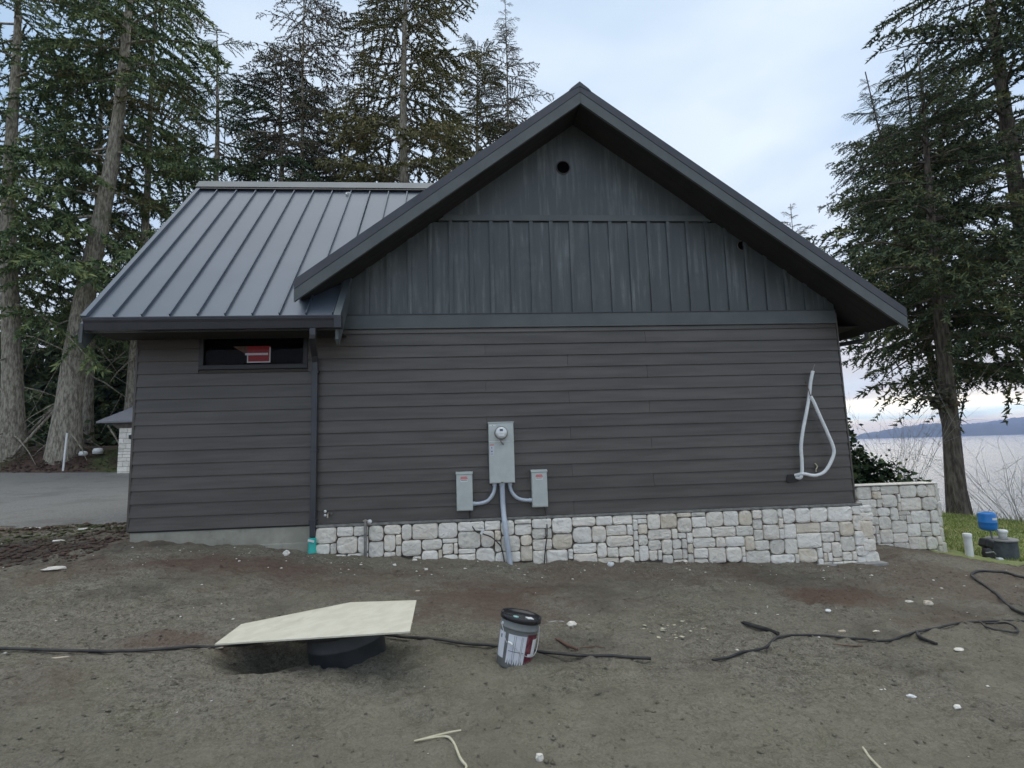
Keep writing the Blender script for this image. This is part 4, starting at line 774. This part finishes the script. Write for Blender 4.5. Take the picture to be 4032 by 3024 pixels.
def at(x, y): return g1(x, y)
for pts, r, lb_ in (([(-20.3, 17.6, 1.25), (-19.0, 18.4, 3.6)], .06, 'bare log leaning against the leaning fir'), ([(-20.9, 18.0, 1.2), (-19.5, 19.2, 4.0)], .05, 'thin bare log leaning between the two firs'), ([(-15.9, 18.3, 1.2), (-17.1, 18.8, 2.6)], .04, 'short bare pole leaning right of the leaning fir')):
    single('leaning_log', M().tube([Vector(p) for p in pts], r, 8), MT['bark'], lb_, 'log')
for x, y, s, lb_ in ((-16.75, 17.7, .20, 'rounded white bucket lying at the foot of the leaning fir'), (-17.3, 17.6, .16, 'white scrap beside the rounded white bucket')):
    single('white_bucket' if s > .18 else 'white_scrap', M().lathe([(0, 0), (s, .02), (s*1.05, s*.8), (s*.8, s*1.3), (0, s*1.4)], (x, y, at(x, y)), 16), MT['white'], lb_, 'bucket' if s > .18 else 'scrap')
# ------------------------------------------------------------------ trees
def make_sprays(seed, nsec=22, nter=17, tri=(.050, .0092), droop=.25, spread=.5, hang=.55):
    r = np.random.RandomState(seed); Q = []
    def axisp(t): return np.array([t, 0, .10*t-droop*t*t])
    def leaf(p, d, l, w):
        d = d/np.linalg.norm(d); u = np.cross(d, r.randn(3)); u /= np.linalg.norm(u)+1e-9; Q.append([p-u*w, p+u*w, p+d*l])
    ts = np.linspace(.12, 1, nsec)
    for i, t in enumerate(ts):
        L = spread*(1.08-t)*(.6+.8*r.rand())+.05; s = 1 if i % 2 else -1; ang = math.radians(52+r.randn()*10)
        if r.rand() < .12: continue
        d = np.array([math.cos(ang), s*math.sin(ang), -.12+r.randn()*.12]); p0 = axisp(t); m = max(3, int(nter*L/.4))
        for k in range(m):
            q = (k+.5)/m; p = p0+d*L*q+np.array([0, 0, -.35*L*q*q])
            for _ in range(5): leaf(p, d*.8+r.randn(3)*.6+np.array([0, 0, -hang]), tri[0]*(.5+.9*r.rand()), tri[1]*(.6+.8*r.rand()))
        for _ in range(2): leaf(p0, np.array([.5, 0, -.3])+r.randn(3)*.4, tri[0], tri[1])
    return np.array(Q)
SP = {'std': [make_sprays(s) for s in range(5)], 'sparse': [make_sprays(10+s, 17, 12, (.058, .0090), .3, .42) for s in range(4)],
      'dense': [make_sprays(20+s, 24, 17, (.050, .009), .2, .55) for s in range(4)], 'lite': [make_sprays(30+s, 12, 5, (.12, .026), .3, .5) for s in range(4)],
      'flat': [make_sprays(40+s, 24, 17, (.044, .0078), .08, .55, .15) for s in range(5)]}
def conifer(name, label_, base, top, r0, zlo, prof, nbr, leaf, spray='std', bark='bark', seed=0, elev=(-.15, .35), bare=0, asym=None, group=None, flare=1.35, skip=None, zgap=None, hemi=None, cat='fir tree', whorl=0):
    """prof: list of (fraction of crown 0 bottom..1 top, branch length)"""
    r = np.random.RandomState(seed); b = np.array(base, float); t = np.array(top, float); Hh = t[2]-b[2]
    T = thing(name, base, label_, cat, group)
    m = M(); pts = []; rad = []
    for i in range(13):
        f = i/12; p = b+(t-b)*f; wv = r0*.25*math.sin(f*9+seed); pts.append((p[0]+wv, p[1]+wv*.6, p[2]-(.4 if i == 0 else 0)))
        rad.append(max(.02, r0*(1-f)**.8*(1+(flare-1)*math.exp(-f*Hh/1.0))))
    m.tube(pts, rad, 14 if r0 > .2 else 8, False)
    Fo = []; nL = max(1, nbr)
    for k in range(nbr+bare):
        isb = k >= nbr
        f = ((k+r.rand())/nbr) if not isb else -r.rand()*.35
        z = zlo+(t[2]-zlo)*(f**.92 if f > 0 else f)
        if whorl and not isb: z = zlo+round((z-zlo)/whorl)*whorl+r.randn()*.07
        z = max(z, b[2]+1.2)
        fr = (z-b[2])/Hh
        if fr > .995: continue
        p = b+(t-b)*fr; L = np.interp(max(f, 0), [q[0] for q in prof], [q[1] for q in prof])*(.65+.6*r.rand()); az = k*2.4+r.randn()*.5
        if asym: L *= 1+asym[1]*math.cos(az-asym[0])
        if isb: L *= .6
        if hemi and math.cos(az-hemi[0]) < hemi[1] and r.rand() < .8: continue
        if skip and r.rand() < skip: continue
        el = elev[0]+(elev[1]-elev[0])*max(f, 0)+r.randn()*.09
        ca, sa, ce, se = math.cos(az), math.sin(az), math.cos(el), math.sin(el)
        R_ = np.array([[ca*ce, -sa, -ca*se], [sa*ce, ca, -sa*se], [se, 0, ce]])
        rr = rad[min(12, int(fr*12))]
        lr = min(.02+L*.009, rr*.5)
        ax = [p+R_ @ np.array([L*q, 0, L*(.10*q-.25*q*q)]) for q in (0, .35, .7, .97)]
        m.tube([tuple(a) for a in ax], [lr, lr*.75, lr*.45, .008], 4, False)
        if isb:
            for q in (.4, .6, .8):
                s0 = p+R_ @ np.array([L*q, 0, L*(.10*q-.25*q*q)]); dd = r.randn(3)*.3*L; m.tube([tuple(s0), tuple(s0+dd+np.array([0, 0, -.1]))], [.012, .005], 3, False)
            continue
        Qt = SP[spray][r.randint(4)]; sg = 1 if r.rand() < .5 else -1
        Fo.append((Qt*L*np.array([1, sg, 1])) @ R_.T + p)
    m.build('trunk', MT[bark], T)
    if Fo:
        V = np.concatenate([q.reshape(-1, 3) for q in Fo]); arr_obj('crown', V, np.arange(len(V)).reshape(-1, 3), MT[leaf], T)
    return T
gg = lambda x, y: g1(x, y)-.1
F1 = 'tall firs behind the house'
# left foreground firs
conifer('fir_tree', 'tall grey-barked fir at the left edge of the photo', (-20.74, 18, 1.2), (-22.6, 18, 30), .42, 8.2, [(0, 4.8), (.3, 5.2), (.7, 4.2), (1, 2.0)], 60, 'leafA', 'std', seed=1, hemi=(1.57, -.75), elev=(-.35, .15), bare=12, flare=1.5, asym=(math.radians(10), .15))
conifer('fir_tree', 'thick fir leaning right, just behind the driveway', (-18.4, 18, 1.1), (-16.2, 18, 30), .52, 8.0, [(0, 5.2), (.3, 5.6), (.65, 4.8), (1, 2.6)], 66, 'leafA', 'std', seed=22, hemi=(1.57, -.7), elev=(-.40, .10), bare=12, flare=1.45, asym=(math.radians(5), .12))
conifer('fir_tree', 'slim fir standing behind the leaning fir', (-20.1, 22, 1.5), (-20.9, 22, 31), .24, 13, [(0, 3.2), (.5, 3.2), (1, 2.2)], 34, 'leafA', 'std', seed=3, elev=(-.3, .2), bare=14)
conifer('fir_tree', 'slim bare-stemmed fir seen over the left roof edge', (-16.8, 20, 1.3), (-16.6, 20, 30), .26, 11, [(0, 3.6), (.5, 3.6), (1, 2.6)], 38, 'leafB', 'std', seed=4, elev=(-.35, .1), bare=18)
conifer('fir_tree', 'lacy fir with a thin stem above the middle of the metal roof', (-7.9, 18, 1.2), (-8.25, 18, 26.5), .19, 12.5, [(0, 2.3), (.3, 2.8), (.6, 2.9), (.85, 2.0), (1, .6)], 74, 'leafC', 'sparse', seed=5, elev=(-.25, .35), bare=26)
conifer('fir_tree', 'biggest olive fir with a thick trunk left of the gable', (-2.9, 17, .9), (-2.95, 17, 29), .36, 10.2, [(0, 3.3), (.25, 3.9), (.6, 3.4), (1, 2.4)], 92, 'leafB', 'std', seed=6, hemi=(1.57, -.92), elev=(-.2, .3), bare=16, flare=1.2)
conifer('fir_tree', 'narrow spindly fir closest to the gable peak', (2.4, 22, .9), (2.66, 22, 29.0), .17, 15.5, [(0, 2.6), (.4, 2.5), (.72, 1.25), (1, .25)], 62, 'leafC', 'sparse', seed=7, elev=(-.15, .45), bare=10)
conifer('fir_tree', 'short thin fir between the lacy fir and the biggest fir', (-5.5, 20, 1.1), (-5.5, 20, 24.5), .17, 13, [(0, 2.2), (.5, 2.0), (1, .4)], 46, 'leafB', 'std', seed=8, bare=10)
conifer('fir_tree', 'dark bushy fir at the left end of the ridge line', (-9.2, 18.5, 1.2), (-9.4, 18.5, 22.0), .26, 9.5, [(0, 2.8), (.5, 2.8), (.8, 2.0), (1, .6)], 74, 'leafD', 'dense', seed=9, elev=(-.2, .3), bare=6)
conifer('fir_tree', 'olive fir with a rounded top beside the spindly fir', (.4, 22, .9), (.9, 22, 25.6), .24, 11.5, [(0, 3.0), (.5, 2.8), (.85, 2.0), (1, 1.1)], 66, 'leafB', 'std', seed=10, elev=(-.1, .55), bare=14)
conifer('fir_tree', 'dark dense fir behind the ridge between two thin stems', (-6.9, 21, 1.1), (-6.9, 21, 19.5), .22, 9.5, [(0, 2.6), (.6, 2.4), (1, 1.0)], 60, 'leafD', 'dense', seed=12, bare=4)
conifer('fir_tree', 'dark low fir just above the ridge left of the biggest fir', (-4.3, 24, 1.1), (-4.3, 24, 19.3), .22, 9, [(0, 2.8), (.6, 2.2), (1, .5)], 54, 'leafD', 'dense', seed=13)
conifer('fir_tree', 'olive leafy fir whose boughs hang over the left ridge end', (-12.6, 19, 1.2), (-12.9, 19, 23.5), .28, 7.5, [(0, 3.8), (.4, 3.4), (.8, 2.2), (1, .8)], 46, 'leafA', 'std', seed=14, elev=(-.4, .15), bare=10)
conifer('fir_tree', 'low olive fir poking up along the left gable rake', (-1.0, 26, 1), (-1.0, 26, 20.6), .2, 10, [(0, 2.6), (.6, 2.0), (1, .3)], 46, 'leafB', 'std', seed=15)
conifer('fir_tree', 'small fir tip peeking over the right gable rake', (18.3, 20, -14), (18.55, 20, 14.4), .15, 8, [(0, 2.0), (.6, 1.2), (1, .3)], 34, 'leafB', 'sparse', seed=16, elev=(0, .6))
# background wood at left
sp_bg = [(-48, 30), (-43, 26), (-39, 31), (-35, 27), (-31, 32), (-28.5, 27), (-25.5, 31), (-23.5, 26), (-20.5, 30), (-18, 26.5), (-14.5, 29), (-11.5, 27), (-33, 38), (-26, 38), (-19, 37)]
for i, (x, y) in enumerate(sp_bg):
    hh = 8.5+4*rs.rand()
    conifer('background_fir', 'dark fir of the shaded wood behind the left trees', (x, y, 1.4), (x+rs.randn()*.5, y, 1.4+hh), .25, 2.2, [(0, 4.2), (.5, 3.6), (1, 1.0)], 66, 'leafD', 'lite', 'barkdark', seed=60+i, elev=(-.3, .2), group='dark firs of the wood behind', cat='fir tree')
def bush(name, label_, c, rad, nq, size, leaf, seed, stems=6, cat='shrub', kind=None, wood='barkdark'):
    r = np.random.RandomState(seed); T = thing(name, c, label_, cat)
    K = 40; cl = r.randn(K, 3)*np.array(rad)*.5; cl[:, 2] = np.abs(cl[:, 2])*1.1; ci = r.randint(K, size=nq); p = cl[ci]+r.randn(nq, 3)*np.array(rad)*.16
    p[:, 2] = np.abs(p[:, 2]); p += np.array(c); d = r.randn(nq, 3); d[:, 2] = d[:, 2]*.5; d /= np.linalg.norm(d, axis=1)[:, None]; u = np.cross(d, r.randn(nq, 3)); u /= np.linalg.norm(u, axis=1)[:, None]
    l = size*(.6+.8*r.rand(nq, 1)); w_ = l*.36; V = np.stack([p, p+d*l*.5-u*w_, p+d*l, p+d*l*.5+u*w_], 1).reshape(-1, 3)
    arr_obj('foliage', V, np.arange(len(V)).reshape(-1, 4), MT[leaf], T)
    m = M()
    for k in range(stems):
        e = cl[k % K]+np.array(c); m.tube([(c[0]+r.randn()*.1*rad[0], c[1], c[2]-.15), tuple((np.array(c)+e)/2+r.randn(3)*.05*rad[0]), tuple(e)], [.03*rad[2], .02*rad[2], .006], 5, False)
    m.build('stem', MT[wood], T); return T
# dark understory at left
for i, (x, y, rx, rz_, lb_) in enumerate([(-26, 22, 3.2, 2.4, 'shaded undergrowth shrub at the left edge'), (-22, 24, 3.0, 2.6, 'shaded undergrowth shrub between the two large firs'), (-18, 23.5, 3.0, 2.4, 'shaded undergrowth shrub behind the leaning fir'), (-14.5, 26, 3.0, 2.6, 'shaded undergrowth shrub behind the pavilion roof'), (-29, 26, 4, 3.4, 'tall dark shrub at the back of the left wood')]):
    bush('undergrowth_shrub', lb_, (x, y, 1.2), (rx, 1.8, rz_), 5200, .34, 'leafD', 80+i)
# right-hand shore firs
conifer('shore_fir', 'dark fir with the bare lower trunk on the lawn edge at right', (14.0, 7, -1.4), (14.75, 7.1, 13.2), .25, 3.3, [(0, 3.6), (.2, 3.8), (.45, 2.9), (.75, 1.6), (1, .3)], 84, 'leafR', 'flat', 'barkdark', seed=31, whorl=.62, elev=(-.12, .12), flare=1.2)
conifer('shore_fir', 'big dark fir reaching out of the frame at the upper right', (19.3, 8.6, -1.6), (19.6, 8.8, 24), .36, 2.6, [(0, 4.6), (.3, 5.0), (.6, 4.0), (1, 1.0)], 92, 'leafR', 'flat', 'barkdark', seed=32, whorl=.8, elev=(-.12, .2))
conifer('shore_fir', 'narrower dark fir on the left of the shore group', (16.85, 9.5, -3), (15.75, 10.4, 15.2), .16, 4.2, [(0, 1.8), (.4, 2.2), (.75, 1.3), (1, .2)], 64, 'leafR', 'flat', 'barkdark', seed=33, whorl=.55, elev=(-.08, .2))
conifer('shore_fir', 'dark fir in the middle back of the shore group', (18.75, 12.0, -5), (19.0, 12.0, 17.5), .2, 4.0, [(0, 3.2), (.4, 3.4), (.75, 2.2), (1, .4)], 44, 'leafR', 'flat', 'barkdark', seed=34, whorl=.6, elev=(-.1, .2))
# little skirt of epicormic twigs on the bare trunk
bush('trunk_sprouts', 'tufts of small twigs sprouting from the bare shore fir trunk', (13.98, 6.9, 1.75), (.42, .3, .5), 420, .16, 'leafC', 95, 5, 'twigs')
# shrubs beside wing wall
bush('evergreen_shrub', 'dense dark evergreen shrub behind the stone retaining wall', (7.85, 3.1, -.5), (.66, .5, .98), 8500, .10, 'leafE', 41)
bush('evergreen_shrub', 'small leafy evergreen above the right end of the stone wall', (9.3, 3.1, -.5), (.30, .22, .48), 520, .12, 'leafE', 42, 8)
bush('twiggy_shrub', 'low sparse twiggy shrub between the two evergreens', (8.45, 3.2, -.3), (.38, .25, .26), 420, .08, 'leafC', 43, 14)
bush('green_sapling', 'small leafy sapling beside the shore fir trunk', (9.75, 3.5, -.75), (.28, .25, .48), 420, .11, 'leafE', 44, 9)
def bare_shrub(label_, c, h, n, seed, spread=.5, r0=.012):
    r = np.random.RandomState(seed); m = M()
    for k in range(n):
        a = r.rand()*6.28; l = spread*r.rand(); p = np.array(c, float)+np.array([math.cos(a), math.sin(a), 0])*l*.3; q = p.copy(); pts = [tuple(p)]; d = np.array([math.cos(a)*l, math.sin(a)*l, 1.0])
        hh = h*(.5+.6*r.rand())
        for s in range(5):
            q = q+d*hh/5+r.randn(3)*.03*h; d = d+np.array([math.cos(a), math.sin(a), 0])*.12; pts.append(tuple(q))
            if s > 1:
                for _ in range(2):
                    e = q+(d+r.randn(3)*.8)*hh*.16; m.tube([tuple(q), tuple((q+e)/2+r.randn(3)*.02), tuple(e)], [r0*.5, r0*.4, r0*.25], 3, False)
        m.tube(pts, [r0*(1-i/7) for i in range(6)], 4, False)
    o = m.build('bare_shrub', MT['twigs']); tag(o, label_, 'shrub')
MT['twigs'] = mat('grey_twigs', (.34, .31, .29), .9, (.48, .45, .43), 6)
bare_shrub('leafless shrub with tall pale stems just left of the shore fir trunk', (12.9, 7.6, -1.4), 3.0, 26, 51, .42, .008)
bare_shrub('leafless spreading shrub right of the shore fir trunk', (15.8, 6.6, -2.4), 3.0, 40, 52, .9, .008)
for i, (x, y) in enumerate([(16.4, 5.4), (17.6, 4.6), (18.8, 3.6)]):
    bare_shrub(('low bramble tangle on the bluff edge nearest the trunk', 'low bramble tangle on the bluff edge, middle one', 'low bramble tangle on the bluff edge at the right frame edge')[i], (x, y, -2.3), 1.5, 70, 60+i, 1.1, .008)

print('TRIS', sum(len(p.vertices)-2 for o in S.objects if o.type == 'MESH' for p in o.data.polygons)) if False else None
